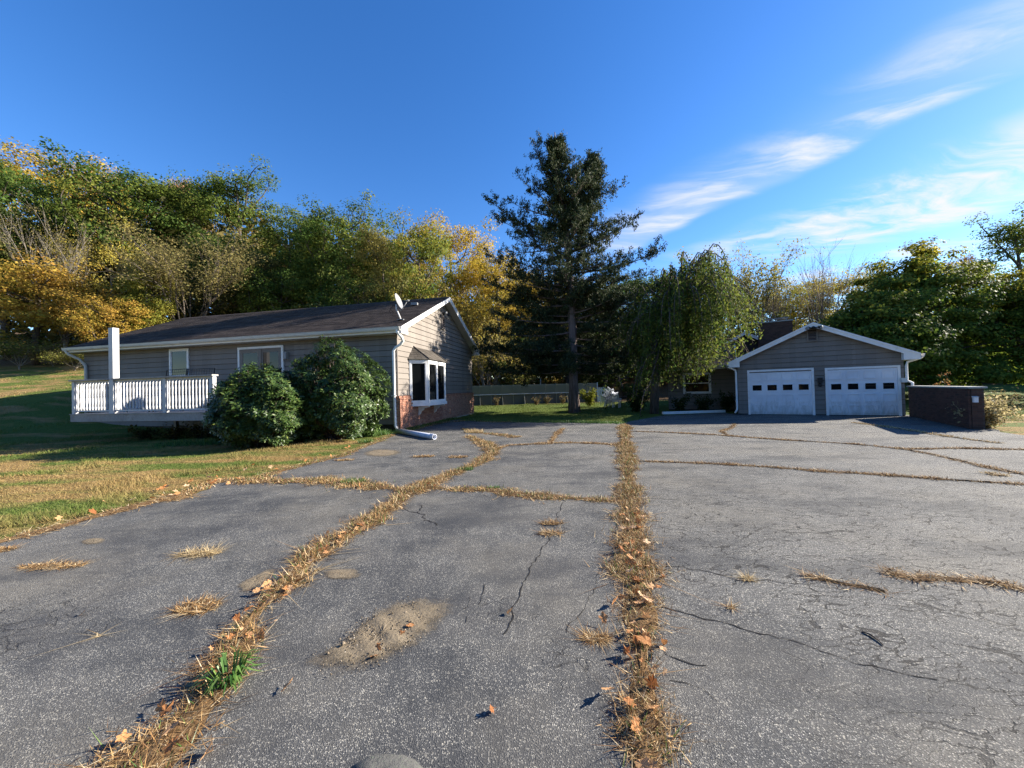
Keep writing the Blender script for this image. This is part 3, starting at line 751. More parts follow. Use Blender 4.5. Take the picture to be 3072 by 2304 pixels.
# long wall: sliding door, window, siding
LT = lambda px, zz=2.3: s_at(HC, HE, px, zz, 0, 18)
d_t0, d_t1 = LT(849), LT(724); w_t0, w_t1 = LT(566), LT(517)
q = HC + HE * ((d_t0 + d_t1) / 2); dz1 = z_at(q, 1046); q2 = HC + HE * ((w_t0 + w_t1) / 2); wz1 = z_at(q2, 1052); wz0 = z_at(q2, 1127)
DECK_Z = 1.02
siding(house, HC, HE, nL, lambda z: (0.0, HL), 0.25, ZE - 0.2, [(d_t0, d_t1, DECK_Z, dz1), (w_t0, w_t1, wz0, wz1)])
def window(root, name, O, d, n, s0, s1, z0, z1, double_hung=False, w=0.08):
    fr = frame_rect(root, name, O, d, n, s0, s1, z0, z1, w, 0.05, 'white', 0.02)
    slab(fr, 'pane', O, d, n, s0, s1, z0, z1, 0.022, 0.012, 'glass')
    if double_hung:
        zm = (z0 + z1) / 2; slab(fr, 'meeting_rail', O, d, n, s0, s1, zm - 0.025, zm + 0.025, 0.036, 0.02, 'white')
    frame_rect(fr, 'sash', O, d, n, s0 + 0.035, s1 - 0.035, z0 + 0.035, z1 - 0.035, 0.035, 0.016, 'white', 0.036)
    return fr
window(house, 'window', HC, HE, nL, w_t0, w_t1, wz0, wz1)
fr = frame_rect(house, 'sliding_door', HC, HE, nL, d_t0, d_t1, DECK_Z + 0.1, dz1, 0.09, 0.06, 'white', 0.02)
dm = (d_t0 + d_t1) / 2
for a_, b_, oo in ((d_t0, dm + 0.05, 0.024), (dm - 0.05, d_t1, 0.05)):
    frame_rect(fr, 'door_panel', HC, HE, nL, a_ + 0.17, b_ - 0.17, DECK_Z + 0.30, dz1 - 0.17, 0.165, 0.024, 'siding', oo)
    slab(fr, 'pane', HC, HE, nL, a_ + 0.17, b_ - 0.17, DECK_Z + 0.30, dz1 - 0.17, oo - 0.004 + 0.004, 0.012, 'glass')
# wall lantern by the slider, downspouts
slab(house, 'wall_lamp', HC, HE, nL, d_t0 - 0.32, d_t0 - 0.18, 3.0, 3.28, 0.03, 0.14, 'dish_grey')
zf = ZE - hm * 0.42
downspout(house, [p_(-0.50, 0.30, zf - 0.04), p_(-0.46, 0.32, zf - 0.16), p_(-0.26, 0.36, zf - 0.30), p_(-0.12, 0.34, zf - 0.42), p_(-0.10, 0.22, zf - 0.55), p_(-0.10, 0.02, zf - 0.66), p_(-0.10, -0.08, zf - 0.78), p_(-0.10, -0.08, 1.4), p_(-0.10, -0.06, 0.22), p_(-0.16, 0.02, 0.10)], 0.055)
for z in (1.35,):
    b = MB(); b.box(p_(-0.17, -0.18, z), HD * 0.02, -HE * 0.22, Vector((0, 0, 0.035))); b.build('downspout_strap', MAT['white'], house)
te = -HL
q_ = lambda s, t, z: P3(HC, HD, HE, s, t, z)
downspout(house, [q_(-0.5, HL + .3, zf - .04), q_(-0.42, HL + .25, zf - 0.22), q_(-0.2, HL - .05, zf - 0.45), q_(-0.09, HL - 0.2, zf - 0.75), q_(-0.09, HL - 0.22, zf - 1.0), q_(-0.09, HL - 0.22, 0.6)], 0.06, 'gutter_cream')
# roof vent lying on the slope near the ridge
b = MB(); c = q_(HW / 2 - 1.55, 0.75, 0); zz = ZE + hm * (HW / 2 - 1.55) + 0.11
b.cube((c.x, c.y, zz + 0.07), 0.3, 0.22, 0.12); b.build('roof_vent', MAT['dish_grey'], house)

# satellite dish on the roof
s_d, t_d = 0.42, 0.02
base = q_(s_d, t_d, ZE + hm * s_d + 0.115)
dish = thing('satellite_dish', base, 'grey satellite dish on a bent arm at the roof corner above the downspout', 'satellite dish')
b = MB(); b.cube(base + Vector((0, 0, 0.02)), 0.24, 0.16, 0.03); b.build('foot', MAT['dish_grey'], dish)
top = base + Vector((-0.16, -0.04, 0.62))
b = MB(); b.tube([base + Vector((0, 0, 0.03)), base + Vector((-0.1, -0.02, 0.30)), base + Vector((-0.16, -0.03, 0.44)), top], 0.028, 8); b.build('mast', MAT['white'], dish, True)
ax = Vector((0.93, -0.16, 0.34)).normalized()
x_ = ax.cross(Vector((0, 0, 1))).normalized(); y_ = x_.cross(ax).normalized()
vv, ff = [], []
nr_, na_ = 5, 20
for face in (0, 1):
    for i in range(nr_ + 1):
        r = i / nr_; 
        for k in range(na_):
            a = 2 * math.pi * k / na_
            vv.append(tuple(top + Vector((0.04, 0, 0.1)) + x_ * (0.26 * r * math.cos(a)) + y_ * (0.34 * r * math.sin(a)) + ax * (0.08 * r * r + (0.012 if face else 0))))
    o0 = face * (nr_ + 1) * na_
    for i in range(nr_):
        for k in range(na_):
            f_ = (o0 + i * na_ + k, o0 + i * na_ + (k + 1) % na_, o0 + (i + 1) * na_ + (k + 1) % na_, o0 + (i + 1) * na_ + k)
            ff.append(f_ if face else f_[::-1])
b = MB(); b.v = vv; b.f = ff; b.build('dish', MAT['dish_grey'], dish, True)
feed = top + ax * 0.52 + Vector((0, 0, -0.06))
b = MB(); b.tube([top + Vector((0, 0, -0.05)), top + ax * 0.2 + Vector((0, 0, -0.34)), feed], 0.016, 6); b.build('feed_arm', MAT['dish_grey'], dish, True)
b = MB(); b.tube([feed - ax * 0.05, feed + ax * 0.07], [0.05, 0.03], 8); b.build('receiver', MAT['dish_grey'], dish, True)
b = MB(); b.tube([top + Vector((-.02, 0, -.05)), top + Vector((-0.22, 0, -.12)), top + Vector((-0.27, 0, -0.28)), top + Vector((-0.16, 0, -0.42)), base + Vector((-.08, 0, .06))], 0.009, 5)
b.tube([top + Vector((-.02, 0.03, 0)), top + Vector((-0.16, 0.03, -.02)), top + Vector((-0.22, 0.03, -0.2)), base + Vector((-.04, 0.03, .06))], 0.009, 5); b.build('cable', MAT['black_metal'], dish, True)

# ================================================================== deck
DD = 3.3                                      # depth from the wall
dO = HC - HD * DD
t_r, t_l = s_at(dO, HE, 638, 1.2, 0, 18), s_at(dO, HE, 211, 1.2, 0, 22)
deck = thing('deck', dO + HE * t_r, 'raised white-railed wooden deck with turned balusters along the bungalow wall', 'deck')
fz1 = DECK_Z; fz0 = DECK_Z - 0.28
dp = lambda s, t, z: P3(dO, HD, HE, s, t, z)  # s: towards the house, t: along it to the left
def dbox(name, s0, s1, t0, t1, z0, z1, mat, parent=None):
    b = MB(); b.box(dp(s0, t0, z0), HD * (s1 - s0), HE * (t1 - t0), Vector((0, 0, z1 - z0))); return b.build(name, MAT[mat], parent or deck)
dbox('rim_board', 0, 0.04, t_r, t_l, fz0, fz1 - 0.03, 'deck_wood'); dbox('rim_board', 0.042, DD, t_l - 0.04, t_l, fz0, fz1 - 0.03, 'deck_wood'); dbox('rim_board', 0.042, DD, t_r, t_r + 0.04, fz0, fz1 - 0.03, 'deck_wood')
nb = int(DD / 0.145)
for k in range(nb): dbox('deck_board', -0.02 + k * 0.145, -0.02 + k * 0.145 + 0.138, t_r - 0.03, t_l + 0.03, fz1 - 0.028, fz1, 'deck_wood')
for s_, t_ in ((2.8, t_r + 0.6), (2.8, t_l - 0.9), (2.8, (t_r + t_l) / 2)): dbox('footing_post', s_, s_ + 0.12, t_, t_ + 0.12, -0.3, fz0 + .1, 'deck_wood')
zrail = z_at(dp(0, (t_r + t_l) / 2, 0), 1132)
t_p = s_at(dO, HE, 331, 1.6, 0, 20); t_q = s_at(dO, HE, 489, 1.6, 0, 20)
zt_tall = z_at(dp(0, t_p, 0), 983)
dbox('tall_post', 0.02, 0.20, t_p - 0.10, t_p + 0.10, fz1, zt_tall, 'deck_white')
for t_ in (t_r + 0.02, t_q - 0.06, t_l - 0.14): dbox('railing_post', 0.03, 0.15, t_, t_ + 0.12, fz1, zrail - 0.05, 'deck_white')
dbox('top_rail', -0.03, 0.19, t_r - 0.02, t_p - 0.102, zrail - 0.05, zrail, 'deck_wood'); dbox('top_rail', -0.03, 0.19, t_p + 0.102, t_l + 0.04, zrail - 0.05, zrail, 'deck_wood')
def sub_rails(ta, tb):
    dbox('lower_rail', 0.06, 0.12, ta, tb, fz1 + 0.07, fz1 + 0.12, 'deck_white'); dbox('upper_rail', 0.06, 0.12, ta, tb, zrail - 0.13, zrail - 0.052, 'deck_white')
bh = zrail - 0.13 - fz1 - 0.12
prof = [(0.030, 0), (0.030, 0.10), (0.021, 0.115), (0.029, 0.13), (0.021, 0.15), (0.026, 0.19), (0.032, 0.30), (0.028, 0.44), (0.022, 0.50), (0.030, 0.515), (0.022, 0.53), (0.027, 0.60), (0.031, 0.72), (0.025, 0.81), (0.021, 0.84), (0.030, 0.855), (0.021, 0.875), (0.030, 0.89), (0.030, 1.0)]
bm_ = MB(); bm_.lathe([(r * 0.95, z * bh) for r, z in prof], (0, 0, 0), 8); bal = bm_.mesh('baluster', MAT['deck_white'], True)
def balusters(ta, tb, along=True):
    n_ = int(round((tb - ta) / 0.142))
    for k in range(n_):
        t_ = ta + (tb - ta) * (k + 0.5) / n_
        o = link('baluster', bal, deck); o.location = dp(0.09, t_, fz1 + 0.12) if along else dp(t_, t_l - 0.08, fz1 + 0.12)
for a_, b_ in ((t_r + 0.14, t_q - 0.06), (t_q + 0.06, t_p - 0.10), (t_p + 0.10, t_l - 0.14)): sub_rails(a_, b_); balusters(a_, b_)
# end railing at the far left
dbox('top_rail', 0.192, DD - 0.05, t_l - 0.16, t_l + 0.04, zrail - 0.05, zrail, 'deck_wood')
dbox('lower_rail', 0.152, DD - 0.05, t_l - 0.11, t_l - 0.05, fz1 + 0.07, fz1 + 0.12, 'deck_white'); dbox('upper_rail', 0.152, DD - 0.05, t_l - 0.11, t_l - 0.05, zrail - 0.13, zrail - 0.052, 'deck_white')
balusters(0.2, DD - 0.1, False)

def wire_chair(name, t_c, s_c, label, ang):
    o = thing(name, dp(s_c, t_c, fz1), label, 'chair', 'wire patio chairs on the deck')
    lx, ly = HE, HD
    c_, s__ = math.cos(ang), math.sin(ang); lx, ly = HE * c_ + HD * s__, HD * c_ - HE * s__
    w, d, hs, hb = 0.62, 0.55, 0.50, 1.62
    base = dp(s_c, t_c, fz1)
    q = lambda a, b, z: base + lx * a + ly * b + Vector((0, 0, z))
    for a in (-w, w):
        for b_ in (-d, d):
            m = MB(); m.tube([q(a, b_, 0), q(a * 0.95, b_ * 0.95, hs)], 0.017, 6); m.build('leg', MAT['black_metal'], o)
    m = MB(); m.tube([q(-w, -d, hs), q(w, -d, hs), q(w, d, hs), q(-w, d, hs), q(-w, -d, hs)], 0.017, 6)
    for k in range(9): m.tube([q(-w + 2 * w * k / 8, -d, hs), q(-w + 2 * w * k / 8, d, hs)], 0.006, 4)
    for k in range(8): m.tube([q(-w, -d + 2 * d * k / 7, hs), q(w, -d + 2 * d * k / 7, hs)], 0.006, 4)
    m.build('seat', MAT['black_metal'], o)
    m = MB(); B = lambda a, f: q(a, d + 0.16 * f, hs + (hb - hs) * f)
    m.tube([B(-w, 0), B(-w, 1), B(w, 1), B(w, 0)], 0.018, 6)
    for k in range(1, 11): m.tube([B(-w + 2 * w * k / 11, 0), B(-w + 2 * w * k / 11, 1)], 0.006, 4)
    for k in range(1, 10): m.tube([B(-w, k / 10), B(w, k / 10)], 0.006, 4)
    m.build('backrest', MAT['black_metal'], o)
    for a in (-w, w):
        m = MB(); m.tube([q(a, d + .05, hs + .3), q(a, -d * 0.7, hs + .3), q(a, -d * 0.8, hs + 0.01)], 0.016, 6); m.build('armrest', MAT['black_metal'], o)
wire_chair('patio_chair', s_at(dO + HD * 1.2, HE, 468, 2, 0, 20), 1.2, 'black wire-mesh patio chair standing nearer the deck window', 0.10)
wire_chair('patio_chair', s_at(dO + HD * 1.35, HE, 549, 2, 0, 20), 1.35, 'black wire-mesh patio chair standing in front of the small window', -0.08)

# ================================================================== garage building
gar = thing('garage_house', GL, 'grey gabled double garage with white doors and a low house wing behind', 'house')
gq = GL
gze, gza = 2.62, 4.02
GLEN = 7.5
gp, gm = gable_block(gar, GL, GD, GE, GW, GLEN, gze, gza, 0.38, 0.30, courses=False)
gn = -GE
d1a, d1b = s_at(GL, GD, 2250, 1, 0, 9), s_at(GL, GD, 2436, 1, 0, 9); d2a, d2b = s_at(GL, GD, 2484, 1, 0, 9), s_at(GL, GD, 2694, 1, 0, 9)
zd1 = z_at(GL + GD * ((d1a + d1b) / 2), 1113); zd2 = z_at(GL + GD * ((d2a + d2b) / 2), 1106)
siding(gar, GL, GD, gn, lambda z: (0.0, GW) if z <= gze else ((z - gze) / gm, GW - (z - gze) / gm), 0.03, gza - 0.16, [(d1a, d1b, -1, zd1), (d2a, d2b, -1, zd2)], course=0.215)
siding(gar, GL, GE, -GD, lambda z: (0.0, 3.2), 0.03, gze - 0.15, [(1.0, 1.55, 1.0, 2.1)], course=0.215)
window(gar, 'window', GL, GE, -GD, 1.05, 1.5, 1.05, 2.05, True, 0.07)
def garage_door(s0, s1, zt):
    O = GL; 
    fr = MB(); w_ = 0.085
    q = lambda s, o_, z: Vector((O.x + GD.x * s + gn.x * o_, O.y + GD.y * s + gn.y * o_, z))
    for (a, b_, c, e) in ((s0 - w_, s0, 0.0, zt + w_), (s1, s1 + w_, 0.0, zt + w_), (s0, s1, zt, zt + w_)):
        fr.box(q(a, -0.02, c), GD * (b_ - a), Vector((0, 0, e - c)), gn * 0.075)
    fr.build('door_casing', MAT['white'], gar)
    back = slab(gar, 'garage_door', O, GD, gn, s0, s1, 0.02, zt, 0.004, 0.010, 'door_white')
    hs_ = (zt - 0.03) / 4; W_ = s1 - s0
    for r in range(4):
        z0 = 0.025 + r * hs_; z1 = z0 + hs_ - 0.014
        if r != 2:
            slab(back, 'door_section', O, GD, gn, s0 + 0.004, s1 - 0.004, z0, z1, 0.0145, 0.012, 'door_white')
            for k in range(4):
                a_ = s0 + W_ * (k + 0.14) / 4; b_ = s0 + W_ * (k + 0.86) / 4
                for za_, zb_ in ((z0 + hs_ * 0.16, z0 + hs_ * 0.84),):
                    frame_rect(back, 'panel', O, GD, gn, a_ + .025, b_ - .025, za_ + .025, zb_ - .025, 0.03, 0.026, 'door_white', 0.027)
        else:
            cs = [s0 + 0.004] + sum([[s0 + W_ * (k + 0.19) / 4, s0 + W_ * (k + 0.81) / 4] for k in range(4)], []) + [s1 - 0.004]
            za_, zb_ = z0 + hs_ * 0.22, z0 + hs_ * 0.74
            m = MB()
            for k in range(0, 10, 2): m.box(q(cs[k], 0.0145, z0), GD * (cs[k + 1] - cs[k]), Vector((0, 0, z1 - z0)), gn * 0.012)
            for k in range(1, 9, 2):
                m.box(q(cs[k], 0.0145, z0), GD * (cs[k + 1] - cs[k]), Vector((0, 0, za_ - z0)), gn * 0.012); m.box(q(cs[k], 0.0145, zb_), GD * (cs[k + 1] - cs[k]), Vector((0, 0, z1 - zb_)), gn * 0.012)
            m.build('door_section', MAT['door_white'], back)
            for k in range(1, 9, 2):
                slab(back, 'pane', O, GD, gn, cs[k], cs[k + 1], za_, zb_, 0.0146, 0.004, 'glass')
                frame_rect(back, 'window_frame', O, GD, gn, cs[k] + .002, cs[k + 1] - .002, za_ + .002, zb_ - .002, 0.03, 0.012, 'door_white', 0.0266)
garage_door(d1a, d1b, zd1); garage_door(d2a, d2b, zd2)
gvz0, gvz1 = z_at(GL + GD * (GW / 2), 1021), z_at(GL + GD * (GW / 2), 990)
vs = GW / 2
vt = frame_rect(gar, 'gable_vent', GL, GD, gn, vs - 0.14, vs + 0.14, gvz0, gvz1, 0.05, 0.05, 'siding')
slab(vt, 'vent_back', GL, GD, gn, vs - 0.14, vs + 0.14, gvz0, gvz1, 0.026, 0.01, 'black_metal')
for k in range(6):
    z = gvz0 + 0.01 + k * (gvz1 - gvz0 - 0.04) / 6
    b = MB(); b.prism([gp(vs - 0.14, -0.038, z + 0.04), gp(vs - 0.14, -0.075, z), gp(vs - 0.14, -0.075, z + 0.014), gp(vs - 0.14, -0.038, z + 0.054)], GD * 0.28); b.build('vent_slat', MAT['vent_brown'], vt)
floodlight(gar, GL, GD, gn, vs, gza - 0.16, 0.33)
sm_ = (d1b + d2a) / 2
zl = z_at(GL + GD * sm_, 1140)
lan = slab(gar, 'wall_lantern', GL, GD, gn, sm_ - 0.08, sm_ + 0.08, zl - 0.12, zl + 0.10, 0.05, 0.15, 'black_metal')
b = MB(); c = GL + GD * sm_ + gn * 0.12; b.lathe([(0.02, -0.30), (0.07, -0.26), (0.07, -0.16), (0.03, -0.13)], (c.x, c.y, zl), 8); b.build('lantern_shade', MAT['black_metal'], lan)
sx = s_at(GL, GD, 2711, 1.2, 0, 9)
slab(gar, 'meter_box', GL, GD, gn, sx - 0.10, sx + 0.08, z_at(GL + GD * sx, 1147), z_at(GL + GD * sx, 1134), 0.03, 0.1, 'meter')
zgf = gze - gm * 0.38
downspout(gar, [gp(-0.46, -0.24, zgf - 0.05), gp(-0.40, -0.24, zgf - 0.12), gp(-0.10, -0.10, zgf - 0.28), gp(-0.07, -0.06, zgf - 0.42), gp(-0.07, -0.06, 0.25), gp(-0.16, -0.16, 0.08)], 0.045)
downspout(gar, [gp(GW + 0.46, -0.24, zgf - 0.05), gp(GW + 0.40, -0.24, zgf - 0.12), gp(GW + 0.08, -0.12, zgf - 0.24), gp(GW + 0.06, -0.06, zgf - 0.4), gp(GW + 0.06, -0.06, 1.45), gp(GW + 0.2, -0.1, 1.35), gp(GW + 0.2, -0.1, 1.0)], 0.045)
# wing
WC = GL + GE * 3.2 - GD * 0.02; WL = s_at(WC, -GD, 2004, 1.5, 0, 14)
wp_, wm_ = gable_block(gar, WC, GE, -GD, 6.4, WL, 2.66, 3.95, 0.4, 0.05, courses=False)
siding(gar, WC, -GD, -GE, lambda z: (0.0, WL), 0.03, 2.5, [(1.2, 2.7, 1.0, 2.15)], course=0.215)
fw_ = window(gar, 'window', WC, -GD, -GE, 1.3, 2.6, 1.05, 2.1, True, 0.09)
print('WL', WL)
# main house roof beyond and the chimney
ac = dpt(2233, 996, 26.5)
RC = Vector((ac.x, ac.y, 0)) - GD * 3.6
gable_block(gar, RC, GD, GE, 7.2, 6.0, 3.1, ac.z - 0.1, 0.4, 0.3, courses=False)
ctop = dpt(2326, 966, 23.5); cb_ = Vector((ctop.x, ctop.y, 0)); cw = 1.75
ch = MB(); ch.box(cb_ - GD * cw / 2 + Vector((0, 0, 2.2)), GD * cw, GE * 0.9, Vector((0, 0, ctop.z - 2.2))); chim = ch.build('chimney', MAT['mortar_dark'], gar)
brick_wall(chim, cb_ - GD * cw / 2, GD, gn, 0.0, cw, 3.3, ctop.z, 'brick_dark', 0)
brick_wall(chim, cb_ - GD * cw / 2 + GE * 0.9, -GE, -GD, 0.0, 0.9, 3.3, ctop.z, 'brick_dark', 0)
b = MB(); b.box(cb_ - GD * (cw / 2 + 0.05) - GE * 0.05 + Vector((0, 0, ctop.z)), GD * (cw + 0.1), GE * 1.0, Vector((0, 0, 0.07))); b.build('crown_cap', MAT['cap_stone'], chim)
for k in (-0.45, 0.35):
    for (a_, c_) in ((-0.26, -0.26), (0.26, -0.26), (-0.26, 0.2), (0.26, 0.2)):
        b = MB(); o = cb_ + GD * (k + a_) + GE * (0.45 + c_); b.cube((o.x, o.y, ctop.z + 0.15), 0.03, 0.03, 0.16); b.build('flue_leg', MAT['steel'], chim)
    b = MB(); o = cb_ + GD * k + GE * 0.45; b.box(o - GD * 0.36 - GE * 0.33 + Vector((0, 0, ctop.z + 0.23)), GD * 0.72, GE * 0.62, Vector((0, 0, 0.035))); b.build('flue_cap', MAT['steel'], chim)
b = MB(); b.box(cb_ - GD * (cw / 2 + 0.02) - GE * 0.03 + Vector((0, 0, 3.05)), GD * (cw + 0.04), GE * 0.02, Vector((0, 0, 0.45))); b.build('flashing', MAT['steel'], chim)

# brick wall projecting beside the garage
BO = GR - GE * 0.12 + GD * 0.08; bdv = (BW_END - BO); BL = bdv.length; bdv.normalize(); bnn = Vector((bdv.y, -bdv.x, 0))
if bnn.dot(-GD) < 0: bnn = -bnn
BH = 1.18
bwall = thing('brick_wall', BO, 'low dark brick wall with stone cap running out from the garage corner', 'wall')
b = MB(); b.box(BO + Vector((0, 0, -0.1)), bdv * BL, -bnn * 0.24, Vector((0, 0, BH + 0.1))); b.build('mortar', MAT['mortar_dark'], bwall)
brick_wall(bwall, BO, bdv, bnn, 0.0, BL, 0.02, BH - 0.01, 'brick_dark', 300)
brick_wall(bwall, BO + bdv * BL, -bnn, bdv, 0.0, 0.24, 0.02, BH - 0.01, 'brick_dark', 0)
b = MB(); b.box(BO + bnn * 0.06 + Vector((0, 0, BH)), bdv * (BL + 0.05), -bnn * 0.36, Vector((0, 0, 0.05))); b.build('cap', MAT['cap_stone'], bwall)
lp = BO + bdv * (BL + 0.02)
lamp = thing('outdoor_socket_box', Vector((lp.x, lp.y, 0.75)), 'small white weatherproof box on the end of the dark brick wall', 'socket box')
b = MB(); b.box(lp + Vector((0, 0, 0.78)) - bnn * 0.10, bdv * 0.09, bnn * 0.09, Vector((0, 0, 0.15))); b.build('box', MAT['plastic'], lamp)
b = MB(); b.prism([lp + Vector((0, 0, 0.932)) - bnn * 0.11, lp + Vector((0, 0, 0.932)) - bnn * 0.11 + bdv * 0.12, lp + Vector((0, 0, 0.955)) - bnn * 0.11], bnn * 0.11); b.build('lid', MAT['plastic'], lamp)
#@@PART2
# ================================================================== pool, furniture in the back yard
PY = 33.0
def ygp(px, Y): d = ray(px, 1165); return Vector((d.x / d.y * Y, Y, float(T(d.x / d.y * Y, Y)) + 0.0))
pa, pb = ygp(1405, PY - 1.0), ygp(1792, PY + 1.0)
pdv = Vector((pb.x - pa.x, pb.y - pa.y, 0)); PL = pdv.length; pdv.normalize(); pn = Vector((pdv.y, -pdv.x, 0)); gz = 0.12
pool = thing('above_ground_pool', Vector((pa.x, pa.y, gz)), 'above-ground pool with khaki slatted fence panels on its rim, behind the cedar', 'pool')
zw, zf_ = z_at(Vector((0, PY, 0)), 1183), z_at(Vector((0, PY, 0)), 1155)
np_ = 12; sw = PL / np_
pq = lambda s, o_, z: Vector((pa.x + pdv.x * s + pn.x * o_, pa.y + pdv.y * s + pn.y * o_, z))
for k in range(np_):
    b = MB(); b.box(pq(k * sw + .03, 0, gz - 0.2), pdv * (sw - .06), -pn * 0.05, Vector((0, 0, zw - gz + 0.2))); b.build('wall_panel', MAT['pool_wall'], pool)
    pnl = MB(); pnl.box(pq(k * sw + .04, -0.01, zw + 0.06), pdv * (sw - .08), -pn * 0.012, Vector((0, 0, zf_ - zw - 0.06))); pl = pnl.build('fence_panel', MAT['pool_panel'], pool)
    for j in range(9):
        z = zw + 0.08 + j * (zf_ - zw - 0.1) / 9
        b = MB(); b.box(pq(k * sw + .04, 0.0, z), pdv * (sw - .08), pn * 0.016, Vector((0, 0, (zf_ - zw - 0.1) / 9 * 0.55))); b.build('slat', MAT['pool_panel'], pl)
for k in range(np_ + 1):
    b = MB(); b.box(pq(k * sw - .03, 0.04, gz - 0.2), pdv * .06, -pn * 0.1, Vector((0, 0, zf_ - gz + 0.25))); b.build('post', MAT['plastic' if k == np_ else 'pool_panel'], pool)
    if k % 2: 
        b = MB(); b.prism([pq(k * sw - .02, 0.05, gz - 0.1), pq(k * sw - .02, 0.50, gz - 0.1), pq(k * sw - .02, 0.05, zw - 0.05)], pdv * 0.04); b.build('buttress', MAT['pool_panel'], pool)
b = MB(); b.box(pq(-0.1, 0.10, zw), pdv * (PL + .2), -pn * 0.28, Vector((0, 0, 0.045))); b.build('rim', MAT['plastic'], pool)
b = MB(); b.box(pq(PL - 0.05, -0.3, gz - 0.1), -pn * 5.0, pdv * 0.05, Vector((0, 0, zf_ - gz + 0.1))); b.build('side_wall', MAT['pool_wall'], pool)
# white slatted gate section at the pool's near end
gt = thing('slatted_gate', ygp(1800, 31.5), 'short white slatted gate section at the end of the pool', 'gate')
gb = ygp(1793, 31.5); gb.z = gz
for k in range(5):
    b = MB(); b.box(gb + Vector((k * 0.14, 0, 0.1)), (0.09, 0, 0), (0, 0.03, 0), (0, 0, 1.25)); b.build('slat', MAT['plastic'], gt)
for z in (0.3, 1.1):
    b = MB(); b.box(gb + Vector((-0.02, 0.032, z)), (0.7, 0, 0), (0, 0.03, 0), (0, 0, 0.07)); b.build('rail', MAT['plastic'], gt)
for px_, lab in ((1564, 'thin white pole sticking up behind the pool fence, nearer the bungalow'), (1622, 'thin white pole sticking up behind the pool fence, nearer the cedar trunk')):
    c = ygp(px_, 38); b = MB(); zt = z_at(c, 1134); b.tube([c, Vector((c.x, c.y, zt))], 0.05, 8); o = b.build('pole', MAT['plastic']); tag(o, lab, 'pole', 'white poles behind the pool')

# moulded plastic chairs
cs_ = MB(); cs_.box((-.25, -.24, .41), (.5, 0, 0), (0, .46, 0), (0, 0, .03)); seat_me = cs_.mesh('seat', MAT['plastic'])
cb2 = MB()
for k in range(5): cb2.prism([(-.25 + k * .105, .22, .43), (-.17 + k * .105, .22, .43), (-.18 + k * .1, .36, .88), (-.24 + k * .1, .36, .88)], (0, .025, 0))
cb2.prism([(-.27, .355, .86), (.27, .355, .86), (.22, .375, .95), (-.22, .375, .95)], (0, .03, 0)); back_me = cb2.mesh('backrest', MAT['plastic'])
lg = MB(); lg.prism([(-.03, -.03, 0), (.03, -.03, 0), (.03, .03, 0), (-.03, .03, 0)], (0, 0, .41)); leg_me = lg.mesh('leg', MAT['plastic'])
ar = MB(); ar.prism([(-.03, .30, .62), (-.03, -.24, .64), (-.03, -.26, .41), (-.03, -.21, .41), (-.03, -.19, .60), (-.03, .30, .58)], (.06, 0, 0)); arm_me = ar.mesh('armrest', MAT['plastic'])
def plastic_chair(loc, rot, label, group=None):
    o = thing('plastic_chair', loc, label, 'chair', group); o.rotation_euler = rot
    local('seat', seat_me, o); local('backrest', back_me, o)
    for x in (-.22, .22):
        for y in (-.2, .2): l = local('leg', leg_me, o); l.location = (x, y, 0)
        a = local('armrest', arm_me, o); a.location = (x * 1.2, 0, 0)
    return o
cb0 = ygp(1812, 27.0)
for k in range(5):
    plastic_chair(cb0 + Vector((0.13 * k, -0.02 * k, 0.06 + 0.13 * k)), (R(-8), R(-28), R(115)), 'white plastic armchair nested in the leaning stack beside the slatted gate', 'stacked white plastic chairs')
plastic_chair(ygp(1848, 26.0), (0, 0, R(150)), 'single white plastic chair standing between the leaning stack and the dark table')
tb = ygp(1882, 26.5); table = thing('patio_table', tb, 'dark rectangular patio table standing in shade beside the white chairs', 'table')
b = MB(); b.cube(tb + Vector((0, 0, .70)), 1.3, .8, .04); b.build('tabletop', MAT['black_metal'], table)
for x in (-.58, .58):
    for y in (-.33, .33): b = MB(); b.tube([tb + Vector((x, y, 0)), tb + Vector((x * .95, y * .95, .68))], .025, 6); b.build('leg', MAT['black_metal'], table)
# white timber by the wing and the loose pipe on the drive
a_, c_ = gpt(1988, 1243), gpt(2174, 1237)
dv = (c_ - a_); ln = dv.length; dv.normalize(); nn = Vector((-dv.y, dv.x, 0))
b = MB(); b.prism([a_ + nn * x + Vector((0, 0, z)) for x, z in ((-.075, 0), (.075, 0), (.075, .10), (.05, .13), (-.05, .13), (-.075, .10))], dv * ln)
tag(b.build('parking_timber', MAT['white']), 'white painted timber lying along the drive edge beside the garage', 'parking timber')
a_, c_ = gpt(1192, 1299), gpt(1304, 1319)
dv = (c_ - a_).normalized(); r0 = 0.085; up_ = Vector((0, 0, r0))
pipe = thing('drain_pipe', a_, 'loose white drain pipe lying on the drive below the downspout', 'pipe')
n_ = 16; xx = dv.cross(Vector((0, 0, 1))).normalized()
b = MB()
for (p0, r_) in ((a_, r0), (c_, r0), (c_, r0 * .82), (c_ - dv * 0.6, r0 * .82)):
    b.v += [tuple(p0 + up_ + xx * (r_ * math.cos(2 * math.pi * k / n_)) + Vector((0, 0, r_ * math.sin(2 * math.pi * k / n_)))) for k in range(n_)]
for g_ in range(3): b.f += [(g_ * n_ + k, (g_ + 1) * n_ + k, (g_ + 1) * n_ + (k + 1) % n_, g_ * n_ + (k + 1) % n_) for k in range(n_)]
b.f.append(tuple(range(n_))); b.f.append(tuple(range(4 * n_ - 1, 3 * n_ - 1, -1)))
b.build('tube', MAT['pvc'], pipe, True)
b = MB(); b.tube([c_ + up_ - dv * 0.22, c_ + up_ - dv * 0.02], r0 * 1.10, 16, False); b.build('collar', MAT['pvc'], pipe, True)

